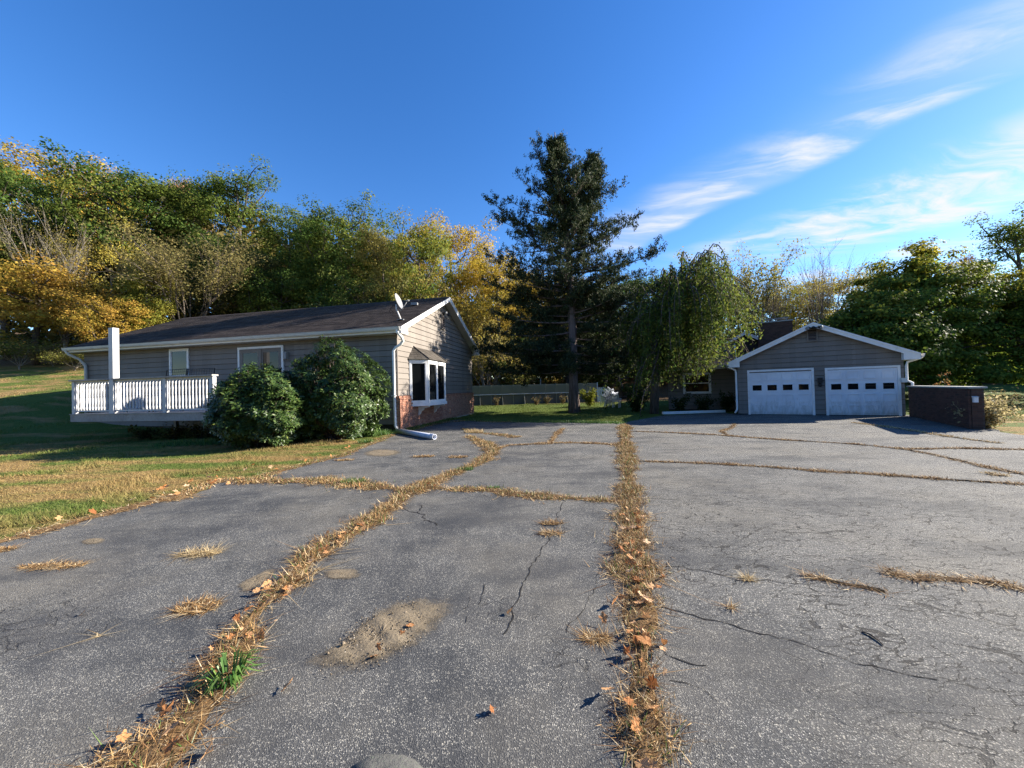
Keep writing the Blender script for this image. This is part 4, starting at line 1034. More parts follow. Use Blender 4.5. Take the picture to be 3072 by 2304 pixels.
# ================================================================== vegetation builders
def unit(v): return v / np.maximum(np.linalg.norm(v, axis=1, keepdims=True), 1e-9)
def quads(P, Nn, L, W_, Tn=None, r=rng):
    """leaf-sized rhombic faces at P facing Nn"""
    n = len(P); Nn = unit(Nn)
    if Tn is None: Tn = r.normal(size=(n, 3))
    Tn = unit(Tn - Nn * np.sum(Tn * Nn, 1, keepdims=True)); B = np.cross(Nn, Tn)
    L = np.broadcast_to(np.asarray(L, float).reshape(-1, 1), (n, 1)); W_ = np.broadcast_to(np.asarray(W_, float).reshape(-1, 1), (n, 1))
    V = np.stack([P - Tn * L / 2, P + B * W_ / 2 + Tn * L * 0.05 + Nn * W_ * .15, P + Tn * L / 2, P - B * W_ / 2 + Tn * L * 0.05 + Nn * W_ * .15], 1).reshape(-1, 3)
    return V, np.arange(4 * n).reshape(n, 4)
def bez(a, b, c, n): t = np.linspace(0, 1, n)[:, None]; return (1 - t) ** 2 * a + 2 * t * (1 - t) * b + t * t * c

def broadleaf(seed, H=18.0, Rx=5.0, base=0.22, nclump=230, per=120, leaf=0.195, csize=1.12, limbs=13, mat='leaf', bark='bark', top=1.0, fill=0.72):
    r = np.random.default_rng(seed); tr = MB()
    lean = r.normal(0, 0.02, 2) * H
    tp = lambda f: np.array([lean[0] * f + 0.15 * math.sin(f * 5 + seed), lean[1] * f + 0.15 * math.cos(f * 4 + seed), f * H])
    tr.tube([tp(f) for f in np.linspace(-0.02, 0.86, 9)], [0.021 * H * (1 - 0.92 * f) for f in np.linspace(0, 0.98, 9)], 7)
    lob = [(r.uniform(0, 2 * math.pi), r.uniform(-.3, .8), r.uniform(.75, 1.2)) for _ in range(9)]
    cz, hz = H * (base + 1) / 2, H * (1 - base) / 2
    def envelope(d):
        k = 0.80
        for a, e, g in lob:
            v = np.array([math.cos(a) * math.cos(e), math.sin(a) * math.cos(e), math.sin(e)]); k = max(k, 0.72 + 0.42 * g * max(0, float(d @ v)) ** 6)
        w = 1.0 - 0.25 * max(0, d[2]) ** 2 * (2 - top)
        return k * w
    C = []
    for i in range(limbs):
        f = r.uniform(base * 0.9, 0.78); a = i * 2.4 + r.uniform(-.4, .4); s = tp(f)
        el = r.uniform(0.35, 0.95); d = np.array([math.cos(a) * math.cos(el), math.sin(a) * math.cos(el), math.sin(el)])
        dd = s + d * Rx * 0.9 - np.array([0, 0, cz]); nd = dd / np.array([Rx, Rx, hz]); ln_ = np.linalg.norm(nd); e = np.array([0, 0, cz]) + dd / max(ln_, 1e-6) * envelope(nd / ln_) * 0.88
        mid_ = (s + e) / 2 + np.array([0, 0, -0.06 * H]) + r.normal(0, .3, 3)
        pts = bez(s, mid_, e, 6); tr.tube(pts, list(np.linspace(0.0075 * H, 0.0015 * H, 6)), 5, False); C.append(e)
        for j in range(4):
            p = pts[2 + j % 4]; q = p + (unit(r.normal(size=(1, 3)))[0] + d * .7 + np.array([0, 0, .35])) * Rx * r.uniform(.12, .28)
            tr.tube(bez(p, (p + q) / 2 + r.normal(0, .2, 3), q, 4), list(np.linspace(0.0032 * H, 0.0008 * H, 4)), 4, False); C.append(q)
    while len(C) < nclump:
        d = unit(r.normal(size=(1, 3)))[0]; rad = envelope(d) * (r.uniform(fill, 1.0))
        C.append(np.array([lean[0] * .6, lean[1] * .6, cz]) + d * np.array([Rx, Rx, hz]) * rad)
    C = np.array(C); n = len(C); cs = csize * r.uniform(0.6, 1.35, n); ct = r.normal(0.35, 0.28, n)
    k = np.repeat(np.arange(n), per); d = unit(r.normal(size=(n * per, 3))); rad = r.uniform(0.25, 1, (n * per, 1)) ** 0.6
    d[:, 2] = np.where(d[:, 2] < 0, d[:, 2] * .45, d[:, 2])
    P = C[k] + d * rad * cs[k][:, None] * np.array([1, 1, .85]) + r.normal(0, .05, (n * per, 3)) * csize
    out = unit(P - np.array([0, 0, cz])); Nn = d * 0.5 + out * 0.5 + np.array([0, 0, 0.35]) + r.normal(0, 0.55, (n * per, 3))
    L = leaf * r.uniform(0.6, 1.35, n * per); V, Fq = quads(P, Nn, L, L * r.uniform(.5, .8, n * per), r=r)
    tint = np.clip(np.repeat(ct[k], 4), 0, 1)
    return tr.mesh('trunk', MAT[bark], True), np_mesh('crown', V, Fq, MAT[mat], False, {'tint': tint})

def twiggy(seed, H=12.0, Rx=4.0, leaves=3500, leaf=0.2, stems=9, bark='bark_pale', upright=0.6, depth=3, base=0.12):
    """thin crown: a spray of fine branches with few leaves"""
    r = np.random.default_rng(seed); tr = MB(); tips = []
    def grow(p, d, ln_, rad, lev):
        e = p + d * ln_; m = (p + e) / 2 + r.normal(0, .05, 3) * ln_
        tr.tube(bez(p, m, e, 4), list(np.linspace(rad, rad * .45, 4)), 5 if lev == 0 else 3, False)
        tips.extend([m, e, p + d * ln_ * .75])
        if lev < depth:
            for j in range(r.integers(3, 6)):
                nd = unit((d * (1.1 + upright) + r.normal(0, 0.62, 3) + np.array([0, 0, .25 * upright]))[None])[0]
                t = r.uniform(.35, 1.0); grow(p + d * ln_ * t, nd, ln_ * r.uniform(.42, .68), rad * .45, lev + 1)
    tr.tube([(0, 0, -0.2), (0.05, 0, H * base)], [0.012 * H, 0.011 * H], 6)
    for i in range(stems):
        a = i * 2.4; w = r.uniform(.08, .62) * Rx / H * 2
        d = unit(np.array([[math.cos(a) * w, math.sin(a) * w, 1.0]]))[0]
        grow(np.array([0.05 * math.cos(a), 0.05 * math.sin(a), H * base * .9]), d, H * r.uniform(.36, .5), 0.0055 * H, 0)
    tips = np.array(tips); k = r.integers(0, len(tips), leaves)
    P = tips[k] + r.normal(0, 0.30, (leaves, 3)); L = leaf * r.uniform(.6, 1.3, leaves)
    V, Fq = quads(P, r.normal(size=(leaves, 3)) + np.array([0, 0, .5]), L, L * .6, r=r)
    return tr.mesh('trunk', MAT[bark], True), np_mesh('crown', V, Fq, MAT['leaf'], False, {'tint': np.repeat(np.clip(r.normal(.4, .3, leaves), 0, 1), 4)})

def height_of(me):
    co = np.empty(len(me.vertices) * 3, np.float32); me.vertices.foreach_get('co', co); co = co.reshape(-1, 3)
    return float(np.percentile(co[:, 2], 99.7)), float(np.percentile(np.abs(co[:, 0]), 97))
VAR = {}
for k, kw in {'a': dict(seed=1), 'b': dict(seed=2, Rx=4.2, nclump=200, base=.24), 'c': dict(seed=3, Rx=5.6, nclump=260), 'd': dict(seed=4, Rx=3.8, base=.15, nclump=190, top=1.5),
              'e': dict(seed=5, Rx=4.6, base=.2, nclump=160, per=120, csize=1.0, fill=.5), 'g': dict(seed=6, H=17, Rx=4.8, base=.10, nclump=260, per=130, leaf=.165, csize=.95, bark='bark_pale', top=1.4),
              'm': dict(seed=9, H=10, Rx=5.0, base=.06, nclump=230, per=120, leaf=.16, csize=.95, bark='bark_pale', top=1.3), 'n': dict(seed=10, H=10, Rx=4.2, base=.08, nclump=150, per=110, leaf=.17, csize=.85, fill=.3),
              'h': dict(seed=8, H=6, Rx=2.6, base=.02, nclump=70, per=90, leaf=.15, csize=.6, limbs=7)}.items():
    VAR[k] = broadleaf(**kw)
VAR['s'] = twiggy(11, 12, 4.6, 15000, .14, bark='bark'); VAR['t'] = twiggy(12, 14, 4.0, 2500, .15, stems=11, upright=1.4); VAR['u'] = twiggy(13, 13, 3.2, 250, .15, stems=8, bark='bark', upright=1.2)
VAR['v'] = twiggy(14, 4.5, 2.6, 4200, .13, stems=10, upright=.3); VAR['w'] = twiggy(15, 15, 4.4, 6500, .22, stems=7, bark='bark', upright=.9)
DIM = {k: height_of(v[1]) for k, v in VAR.items()}; DIM['u'] = height_of(VAR['u'][0]); DIM['t'] = height_of(VAR['t'][0])

def tree(kind, px, top, Yd, wpx, ca, cb_, label, name='broadleaf_tree', cat='tree', group=None, rot=None):
    p = dpt(px, top, Yd); gz_ = float(T(p.x, p.y)) - 0.05
    h0, r0_ = DIM[kind]; H = p.z - gz_; sx = wpx / 2 * Yd / F / r0_; sz = H / h0
    o = thing(name, (p.x, p.y, gz_), label, cat, group); o.scale = (sx, sx, sz); o.rotation_euler = (0, 0, rng.uniform(0, 6.28) if rot is None else rot)
    local('trunk', VAR[kind][0], o); c = local('crown', VAR[kind][1], o); c.color = (*[1.95 * x / (1 + 1.6 * x) for x in ca], 1); c['colour_b'] = [1.8 * float(x) / (1 + 1.6 * float(x)) for x in cb_]
    return o
DG, DG2 = (.030, .060, .011), (.060, .090, .016)
MG, MG2 = (.062, .096, .014), (.145, .155, .023)
YG, YG2 = (.130, .145, .020), (.28, .215, .028)
GO, GO2 = (.38, .225, .022), (.25, .175, .025)
OR, OR2 = (.30, .150, .025), (.26, .185, .035)
OL, OL2 = (.095, .090, .028), (.17, .130, .042)
BRN, BRN2 = (.17, .105, .05), (.12, .10, .035)
W = 'woodland trees on the hillside'
FERN = []
wood = [
 ('c', -40, 470, 40, 330, DG, DG2, 'tall dark green tree at the far left end of the wood'),
 ('g', 175, 490, 54, 350, GO, OR2, 'tall amber-orange crown standing above the dark trees on the hill'),
 ('g', 300, 520, 58, 150, OR, BRN, 'small rusty orange top between the amber crown and the dark oak'),
 ('a', 420, 512, 44, 330, DG, MG2, 'broad dark green oak rising above the far end of the long roof'),
 ('b', 545, 540, 62, 120, (.30, .15, .07), BRN, 'rust pink treetop peeping out behind two green trees'),
 ('b', 595, 552, 46, 210, MG, YG, 'green tree with yellowing sides left of the tallest green crown'),
 ('e', 720, 518, 46, 250, DG, MG2, 'tallest green tree with sky gaps in its loose top'),
 ('d', 870, 642, 45, 190, DG, MG2, 'slim dark green tree right of the tallest loose green crown'),
 ('c', 1040, 625, 43, 270, DG, MG2, 'wide dark green tree with rounded top above the middle of the roof'),
 ('e', 965, 690, 40, 190, DG, YG, 'green tree with yellow tips standing before the wide dark one'),
 ('b', 1145, 695, 41, 140, OL, GO2, 'olive brown tree with golden top beside the yellow-green one'),
 ('e', 1255, 658, 38, 210, MG, YG2, 'yellow-green tree with open crown behind the roof ridge'),
 ('g', 1345, 676, 47, 260, GO, GO2, 'large golden tree behind the apex of the gable'),
 ('g', 1480, 772, 43, 230, GO, YG2, 'golden tree between gable and cedar'),
 ('m', 1590, 800, 50, 230, GO, OL2, 'golden tree seen through the lower limbs of the cedar'),
 ('n', 115, 775, 33, 330, OR, YG2, 'low orange maple at the edge of the left lawn'),
 ('t', 195, 625, 36, 210, OL2, OL, 'nearly bare tree with pale upright twigs above the orange maple'),
 ('c', 20, 640, 38, 250, MG, OL2, 'green and brown tree at the left edge behind the orange maple'),
 ('m', 325, 700, 40, 220, YG2, OR2, 'yellow tree between the bare twigs and the dark oak'),
 ('d', 440, 800, 32, 130, YG, YG2, 'narrow bright yellow-green tree behind the far end of the roof'),
 ('s', 560, 690, 34, 330, OL2, OL, 'wide thin-leaved grey-brown tree behind the deck end of the roof'),
 ('n', 335, 880, 30, 190, OR, YG2, 'small orange and yellow tree beside the white deck post'),
 ('a', 705, 730, 40, 260, DG, OL2, 'dark tree in the shade under the tallest green crown'),
 ('n', 845, 800, 39, 220, DG, MG2, 'dark green tree low behind the middle of the roof'),
 ('n', 1090, 830, 38, 210, MG, OL2, 'dull green tree with bare stems low behind the roof'),
 ('h', 950, 880, 36, 200, DG, OL, 'dark bushy young tree just over the roof ridge'),
 ('n', 1190, 800, 37, 170, OL, YG2, 'thin olive tree with pale stems near the satellite dish'),
 ('w', 1400, 860, 39, 230, GO2, OL2, 'brownish gold thin tree behind the right rake of the gable'),
 ('e', 1690, 830, 44, 230, OL, GO2, 'brown-gold tree right behind the cedar trunk'),
 ('a', 1800, 850, 46, 260, DG, OL2, 'dark tree behind the cedar, deep in shade'),
 ('b', 1910, 830, 44, 220, DG, OL, 'dark green tree between cedar and weeping tree'),
 ('h', 1555, 1010, 40, 240, DG, OL, 'dark bush behind the pool fence below the cedar'),
 ('h', 1700, 1030, 41, 260, DG, BRN2, 'dark brown bush behind the pool right of the white poles'),
 ('h', 1860, 1040, 40, 260, DG, OL, 'dark bush behind the stack of white chairs'),
]
for w_ in wood: tree(*w_[:7], w_[7], group=W)
for i, (px_, lab) in enumerate(((430, 'dark fern clump under the left part of the deck'), (520, 'dark fern clump under the middle of the deck'), (600, 'dark fern clump under the deck beside the rounded rhododendron'))):
    FERN.append((px_, lab))
tree('v', 1455, 985, 36, 190, OL2, YG2, 'tan twiggy shrub with yellow leaves between the gable corner and the pool', 'shrub', 'shrub')
tree('v', 1560, 1075, 37, 120, YG, OL2, 'yellowing shrub behind the left part of the pool fence', 'shrub', 'shrub')
for px_, tp_, Yd, w_, ca, cb_, lab in ((60, 1010, 30, 170, MG, OL2, 'green brushy shrub at the lawn edge under the orange maple'), (225, 1045, 29, 130, YG, OL2, 'yellow-green shrub at the lawn edge behind the deck corner'),
                              (-60, 980, 31, 200, DG, OL2, 'dark shrub at the far left of the lawn edge'), (160, 1040, 31.5, 120, BRN, OL2, 'low brown brushy shrub at the back of the lawn')):
    tree('v', px_, tp_, Yd, w_, ca, cb_, lab, 'shrub', 'shrub', 'brush along the lawn edge')
# right side
RT = 'trees beyond the garage'
tree('w', 2245, 728, 44, 250, OL2, YG, 'tall thin-crowned olive and tan tree left of the chimney', group=RT)
tree('u', 2450, 738, 40, 200, OL2, OL, 'bare upright tree with fine dark twigs above the garage', 'bare_tree', group=RT)
tree('u', 2340, 800, 42, 150, OL2, OL, 'smaller bare tree behind the chimney', 'bare_tree', group=RT)
tree('g', 2480, 835, 52, 260, (.40, .28, .03), YG2, 'low yellow tree glowing behind the garage apex', group=RT)
tree('g', 2345, 870, 48, 210, YG2, YG, 'yellow-green tree behind the chimney', group=RT)
tree('e', 2200, 870, 46, 220, YG, OL2, 'yellow-green tree behind the weeping tree', group=RT)
tree('d', 2900, 775, 44, 120, (.16, .07, .03), DG, 'small reddish brown treetop between the big maple and the tall right tree', group=RT)
tree('e', 3065, 640, 36, 260, DG, MG2, 'tall open-crowned green tree at the right edge', group=RT)
tree('s', 2625, 775, 40, 130, OL, MG, 'thin twiggy treetop just left of the big maple', group=RT)

def maple(seed, W_, H, D_, n, leaf):
    """low spreading maple whose boughs hang to the ground in overlapping tiers"""
    r = np.random.default_rng(seed); tr = MB()
    tr.tube([(0, 0, -.2), (0.1, 0, H * .3), (0, .1, H * .7)], [.34, .28, .12], 8)
    C, Nn = [], []
    for i in range(260):
        a = r.uniform(0, 2 * math.pi); f = r.uniform(0.0, 1); f = 0.03 + .97 * f; e = f * math.pi / 2
        k = 0.88 + .12 * math.sin(3 * a + seed) * math.cos(2 * e) + r.uniform(-.16, .10)
        c = np.array([math.cos(a) * math.cos(e) * W_ * k, math.sin(a) * math.cos(e) * D_ * k, 0.7 + math.sin(e) * (H - .9) * k])
        C.append(c); Nn.append([math.cos(a) * .7, math.sin(a) * .7, .6])
        if i % 3 == 0:
            s = np.array([0, 0, H * r.uniform(.2, .6)]); tr.tube(bez(s, (s + c) / 2 + np.array([0, 0, .8]), c, 6), list(np.linspace(.09, .012, 6)), 4, False)
    C = np.array(C); Nn = np.array(Nn); k = r.integers(0, len(C), n); rad = r.uniform(.55, 1.25, len(C))
    d = unit(r.normal(size=(n, 3))); P = C[k] + d * np.array([1, 1, .45]) * rad[k][:, None] * r.uniform(.2, 1, (n, 1))
    inner = r.random(n) < .10; P[inner] = P[inner] * np.array([.75, .75, .85])
    P[:, 2] = np.maximum(P[:, 2], .12)
    ns = Nn[k] + d * .5 + r.normal(0, .38, (n, 3)); L = leaf * r.uniform(.6, 1.3, n)
    V, Fq = quads(P, ns, L, L * r.uniform(.7, 1.0, n), r=r)
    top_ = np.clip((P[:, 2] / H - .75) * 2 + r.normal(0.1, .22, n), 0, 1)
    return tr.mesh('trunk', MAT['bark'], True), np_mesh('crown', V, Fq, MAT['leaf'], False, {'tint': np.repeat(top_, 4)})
mp1 = maple(3, 6.6, 9.7, 5.2, 52000, .17); mp2 = maple(4, 4.8, 6.8, 4.2, 26000, .165)
def place(me2, name, x, y, label, ca, cb_, group=None, rz=0.0, sc_=1.0):
    o = thing(name, (x, y, float(T(x, y))), label, 'tree', group); o.rotation_euler.z = rz; o.scale = (sc_,) * 3
    local('trunk', me2[0], o); c = local('crown', me2[1], o); c.color = (*ca, 1); c['colour_b'] = [float(q) for q in cb_]; return o
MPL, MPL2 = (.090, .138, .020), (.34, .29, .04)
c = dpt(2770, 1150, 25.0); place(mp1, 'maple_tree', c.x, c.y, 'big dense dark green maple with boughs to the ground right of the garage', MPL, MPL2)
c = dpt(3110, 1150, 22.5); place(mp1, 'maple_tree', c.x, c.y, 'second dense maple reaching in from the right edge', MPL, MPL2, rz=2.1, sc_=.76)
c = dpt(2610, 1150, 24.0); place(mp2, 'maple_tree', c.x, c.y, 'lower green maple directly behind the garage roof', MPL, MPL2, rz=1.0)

# --- red cedar
CB = gpt(1723, 1238); CYd = CB.y
def at(px, py, dy=0.0): return np.array(dpt(px, py, CYd + dy))
env = [(385, 1652, 1672), (430, 1638, 1690), (450, 1604, 1705), (500, 1600, 1745), (540, 1562, 1790), (600, 1585, 1850), (640, 1545, 1872), (690, 1520, 1885), (740, 1530, 1905), (790, 1500, 1940), (850, 1480, 1975), (950, 1475, 1975), (1050, 1458, 1955), (1110, 1480, 1935), (1150, 1560, 1890)]
ez = np.array([at(1720, e[0])[2] for e in env])[::-1]; eL = np.array([at(e[1], e[0])[0] for e in env])[::-1]; eR = np.array([at(e[2], e[0])[0] for e in env])[::-1]
tk = [np.array([CB.x, CB.y, -.1]), at(1721, 1150), at(1718, 1000), at(1710, 850), at(1703, 720), at(1692, 605), at(1677, 505), at(1664, 396)]
tkz = np.array([p[2] for p in tk]); tkx = np.array([p[0] for p in tk])
cr = np.random.default_rng(21); ctr = MB()
ctr.tube([tuple(p + np.array([0, 0.0, 0])) for p in tk], [.33, .27, .245, .21, .17, .12, .07, .02], 10)
for k in range(7):   # fluted, buttressed foot
    a = k * .9; ctr.tube([(CB.x + .25 * math.cos(a), CB.y + .25 * math.sin(a), -.1), (CB.x + .2 * math.cos(a), CB.y + .2 * math.sin(a), 1.4 + .3 * (k % 3)), (CB.x + .14 * math.cos(a), CB.y + .14 * math.sin(a), 4.4)], [.15, .09, .05], 6)
SP, SD = [], []
def spray_branch(p, d, ln_, rad, dens=1.0):
    n_ = max(3, int(ln_ / .35) + 2); tip = p + d * ln_ + np.array([0, 0, .10 * ln_]); m = p + d * ln_ * .55 - np.array([0, 0, .05 * ln_])
    pts = bez(p, m, tip, n_); ctr.tube(pts, list(np.linspace(rad, rad * .3, n_)), 4, False)
    for i in range(1, n_):
        for j in range(int(3 * dens)):
            t = cr.uniform(0, 1); b_ = pts[i - 1] * (1 - t) + pts[i] * t
            dd = unit((d * .8 + cr.normal(0, .55, 3) + np.array([0, 0, .35]))[None])[0]; l2 = cr.uniform(.25, .6) * (1.15 - .6 * i / n_)
            for q in np.linspace(.15, 1, 4): SP.append(b_ + dd * l2 * q); SD.append(dd * .7 + np.array([0, 0, .45]))
    for q in range(5): SP.append(tip + cr.normal(0, .10, 3)); SD.append(d * .4 + np.array([0, 0, .8]))
def limb(s, e, dens=1.0):
    ln_ = np.linalg.norm(e - s); n_ = 7; m = (s + e) / 2 - np.array([0, 0, .09 * ln_]); pts = bez(s, m, e, n_)
    ctr.tube(pts, list(np.linspace(.03 + .008 * ln_, .012, n_)), 5, False); d = unit((e - s)[None])[0]
    for i in range(1, n_):
        f = i / (n_ - 1)
        for j in range(int(max(2, ln_ * .8))):
            if f < .3 and cr.random() < .6: continue
            t = cr.uniform(0, 1); p = pts[i - 1] * (1 - t) + pts[i] * t
            sd = unit((d * .75 + cr.normal(0, .6, 3) * np.array([1, 1, .45]) + np.array([0, 0, .22]))[None])[0]
            spray_branch(p, sd, (0.35 + .20 * ln_) * (1.15 - .55 * f) * cr.uniform(.5, 1.1), .014, dens)
    spray_branch(e, unit((d + np.array([0, 0, .35]))[None])[0], .5, .012, dens)
hi = 0
zmax = tkz[-1]
for k in range(160):
    f = (k + cr.random()) / 160; z = 2.4 + (zmax - 2.8) * f ** 1.25; a = k * 2.39996 + cr.uniform(-.3, .3)
    if z < 7.0 and math.sin(a) < -.55 and cr.random() < .75: continue
    s = np.array([np.interp(z, tkz, tkx), CB.y, z]); zt = z + (.22 if z > 5 else -.02) * 2.0 * cr.uniform(.3, 1.2)
    L_, R_ = s[0] - np.interp(zt, ez, eL), np.interp(zt, ez, eR) - s[0]; ry = .5 * (L_ + R_) * .85; rx = R_ if math.cos(a) > 0 else L_
    ry = ry if math.sin(a) > 0 else min(ry, 2.3)
    rad = 1 / math.sqrt((math.cos(a) / max(rx, .15)) ** 2 + (math.sin(a) / max(ry, .15)) ** 2) * cr.choice([.5, .7, .88, 1.0, 1.08]) 
    zt = min(zt, zmax - .9); rad *= 1 if z < zmax - 4 else (.78 if z < zmax - 2.6 else .40)
    limb(s, np.array([s[0] + math.cos(a) * rad, CB.y + math.sin(a) * rad, zt]), 1.0 if z < 7.5 else (.62 if z < zmax - 2.6 else .45))
for a_, b_ in (((1700, 742), (1484, 614)), ((1702, 735), (1500, 660)), ((1712, 880), (1478, 770)), ((1712, 900), (1470, 850)), ((1716, 960), (1990, 850)), ((1712, 820), (1968, 760)), ((1705, 760), (1900, 655)), ((1716, 1040), (1450, 1055)), ((1716, 1060), (1960, 1060)), ((1700, 660), (1608, 450)), ((1695, 640), (1566, 540))):
    limb(at(*a_), at(b_[0], b_[1], cr.uniform(-.6, .6)), .95)
ld = [at(1709, 720), at(1745, 650), at(1772, 570), at(1785, 490)]
ctr.tube(ld, [.11, .09, .05, .015], 6)
for k in range(26):
    f = (k + .5) / 26; p = ld[min(2, int(f * 3))] * (1 - (f * 3) % 1) + ld[min(3, int(f * 3) + 1)] * ((f * 3) % 1); a = k * 2.4; rr_ = (1.5 * (1 - f) + .18) * cr.uniform(.6, 1.05)
    limb(p, p + np.array([math.cos(a) * rr_, math.sin(a) * rr_ * .8, .45 * rr_ + .15]), .9)
SP = np.array(SP); SD = np.array(SD); k3 = 4
P = np.repeat(SP, k3, 0) + cr.normal(0, .055, (len(SP) * k3, 3)); Dn = unit(np.repeat(SD, k3, 0) + cr.normal(0, .55, (len(P), 3)))
V, Fq = quads(P, cr.normal(size=(len(P), 3)), cr.uniform(.10, .21, len(P)), cr.uniform(.035, .065, len(P)), Dn, cr)
cedar = thing('cedar_tree', (CB.x, CB.y, 0), 'tall dark red cedar with bare lower trunk standing on the lawn between the houses', 'tree')
ctr.build('trunk', MAT['bark_cedar'], cedar, True); link('crown', np_mesh('crown', V, Fq, MAT['cedar']), cedar)

# --- weeping tree
wb = gpt(1962, 1240); wr = np.random.default_rng(31); wt = MB(); WY = wb.y
wtop = np.array(dpt(2010, 900, WY))
wt.tube([tuple(wb - Vector((0, 0, .1))), tuple(np.array(dpt(1968, 1100, WY))), tuple(np.array(dpt(1985, 980, WY))), tuple(wtop)], [.26, .21, .18, .13], 8)
WP, WD = [], []
hem = [(1860, 1120), (1940, 1165), (2020, 1165), (2100, 1165), (2160, 1135), (2225, 1060), (2260, 1010)]
for i in range(150):
    a = i * 2.4; u = wr.uniform(.15, 1.0) ** .8; ex = 2050 + math.cos(a) * (215 if math.cos(a) > 0 else 250) * u * (1 + .2 * math.sin(3 * a + 1)) ; dy = math.sin(a) * 3.8 * u
    lvl = wr.uniform(0, 1) ** 1.3
    ay = 745 + 80 * abs((ex - 2060) / 200) ** 1.5 + 250 * lvl + wr.normal(0, 28) + (70 if ex < 1960 else 0)
    ay = max(ay, 762 + 30 * wr.random()); apex = np.array(dpt(ex * .7 + 2010 * .3, ay, WY)); apex[1] += dy * .7
    endp = np.array(dpt(ex + wr.normal(0, 12), ay + 40 + 70 * u, WY)); endp[1] += dy
    s = wtop + wr.normal(0, .2, 3) - np.array([0, 0, wr.uniform(0, 2.6)])
    pts = np.concatenate([bez(s, (s + apex) / 2 + np.array([0, 0, .2 * (1 - lvl)]), apex, 5), bez(apex, apex + (endp - apex) * np.array([.75, .75, .1]), endp, 5)[1:]])
    wt.tube(pts, list(np.linspace(.05, .009, len(pts))), 4, False)
    for j in range(wr.integers(12, 32)):
        t = wr.uniform(1.0, len(pts) - 1.001); q = pts[int(t)] * (1 - t % 1) + pts[int(t) + 1] * (t % 1)
        hx = pix(q)[0]; lim = np.interp(hx, [h[0] for h in hem], [h[1] for h in hem]) + wr.uniform(-190, 15)
        zl_ = dpt(hx, lim, max(q[1], 10)).z; ln_ = min(wr.gamma(2.2, .75), max(.25, q[2] - zl_))
        sway = wr.normal(0, .16, 2); n_ = max(2, int(ln_ / .075))
        e = q + np.array([sway[0] * ln_, sway[1] * ln_, -ln_])
        if j % 3 == 0: wt.tube([q, (q + e) / 2 + wr.normal(0, .05, 3), e], [.008, .006, .004], 3, False)
        for m in range(n_):
            WP.append(q + (e - q) * ((m + wr.random()) / n_) + wr.normal(0, .085, 3)); WD.append([wr.normal(0, .6), wr.normal(0, .6), -1])
WP = np.array(WP); WD = np.array(WD); L = wr.uniform(.10, .19, len(WP))
V, Fq = quads(WP, wr.normal(size=(len(WP), 3)), L, L * wr.uniform(.38, .6, len(WP)), WD, wr)
weep = thing('weeping_tree', wb, 'weeping tree with drooping yellow-green strands between cedar and garage', 'tree')
wt.build('trunk', MAT['bark'], weep, True)
cw_ = link('crown', np_mesh('crown', V, Fq, MAT['leaf'], False, {'tint': np.repeat(np.clip(wr.normal(.3, .3, len(WP)) + (WP[:, 0] - wtop[0]) * .06, 0, 1), 4)}), weep)
cw_.color = (.055, .098, .020, 1); cw_['colour_b'] = [.18, .19, .035]

# --- rhododendrons
def rhodo(seed, rx, ry, h, whorls):
    r = np.random.default_rng(seed); P, Nn, Tn, L = [], [], [], []; st = MB()
    for i in range(whorls):
        d = unit(r.normal(size=(1, 3)))[0]; d[2] = d[2] * 1.0 if d[2] > 0 else d[2] * .95; d = d / np.linalg.norm(d)
        inn = r.random() < .25
        k = (.90 + .10 * math.sin(5 * math.atan2(d[1], d[0]) + seed) + .07 * math.sin(9 * d[2] + 3 * d[0] * 2) + r.normal(0, .03)) * (r.uniform(.55, .9) if inn else 1)
        bulge = 1.0 if d[2] > 0 else (1 - d[2] ** 2) ** -.22
        c = np.array([d[0] * rx * k * min(bulge, 1.5), d[1] * ry * k * min(bulge, 1.5), max(.08 + .1 * r.random(), h * .44 + d[2] * h * (.56 if d[2] > 0 else .42) * k)])
        ax_ = unit((d * .7 + np.array([0, 0, .7]) + r.normal(0, .22, 3))[None])[0]
        x = unit(np.cross(ax_, r.normal(size=3))[None])[0]; y = np.cross(ax_, x); m = r.integers(8, 12)
        for j in range(m):
            a = 2 * math.pi * j / m + r.uniform(-.25, .25); o = x * math.cos(a) + y * math.sin(a); el = r.uniform(-.45, .55); t = unit((o * math.cos(el) + ax_ * math.sin(el))[None])[0]
            l = r.uniform(.085, .145); P.append(c + t * l * .6); Tn.append(t); Nn.append(np.cross(t, np.cross(ax_, t)) + r.normal(0, .15, 3)); L.append(l)
        if i % 9 == 0: st.tube([(r.normal(0, .15), r.normal(0, .15), -.05), tuple(c * np.array([.5, .5, .45])), tuple(c)], [.03, .018, .006], 4, False)
    L = np.array(L); V, Fq = quads(np.array(P), np.array(Nn), L, L * .34, np.array(Tn), r)
    return st.mesh('stem', MAT['bark'], True), np_mesh('foliage', V, Fq, MAT['rhodo'])
for px_, Yd, w_, top, lab, sd, nw in ((792, 11.3, 290, 1090, 'rounded green rhododendron in front of the deck end', 5, 3600), (1015, 12.4, 278, 1017, 'taller rhododendron against the bungalow wall beside the downspout', 6, 3600)):
    p = dpt(px_, 1200, Yd); zt = dpt(px_, top, Yd).z
    o = thing('rhododendron', (p.x, p.y, -.03), lab, 'shrub', 'rhododendrons by the bungalow'); m_ = rhodo(sd, w_ / 2 * Yd / F, w_ / 2 * Yd / F * .9, zt * .98, nw); local('stem', m_[0], o); local('foliage', m_[1], o)

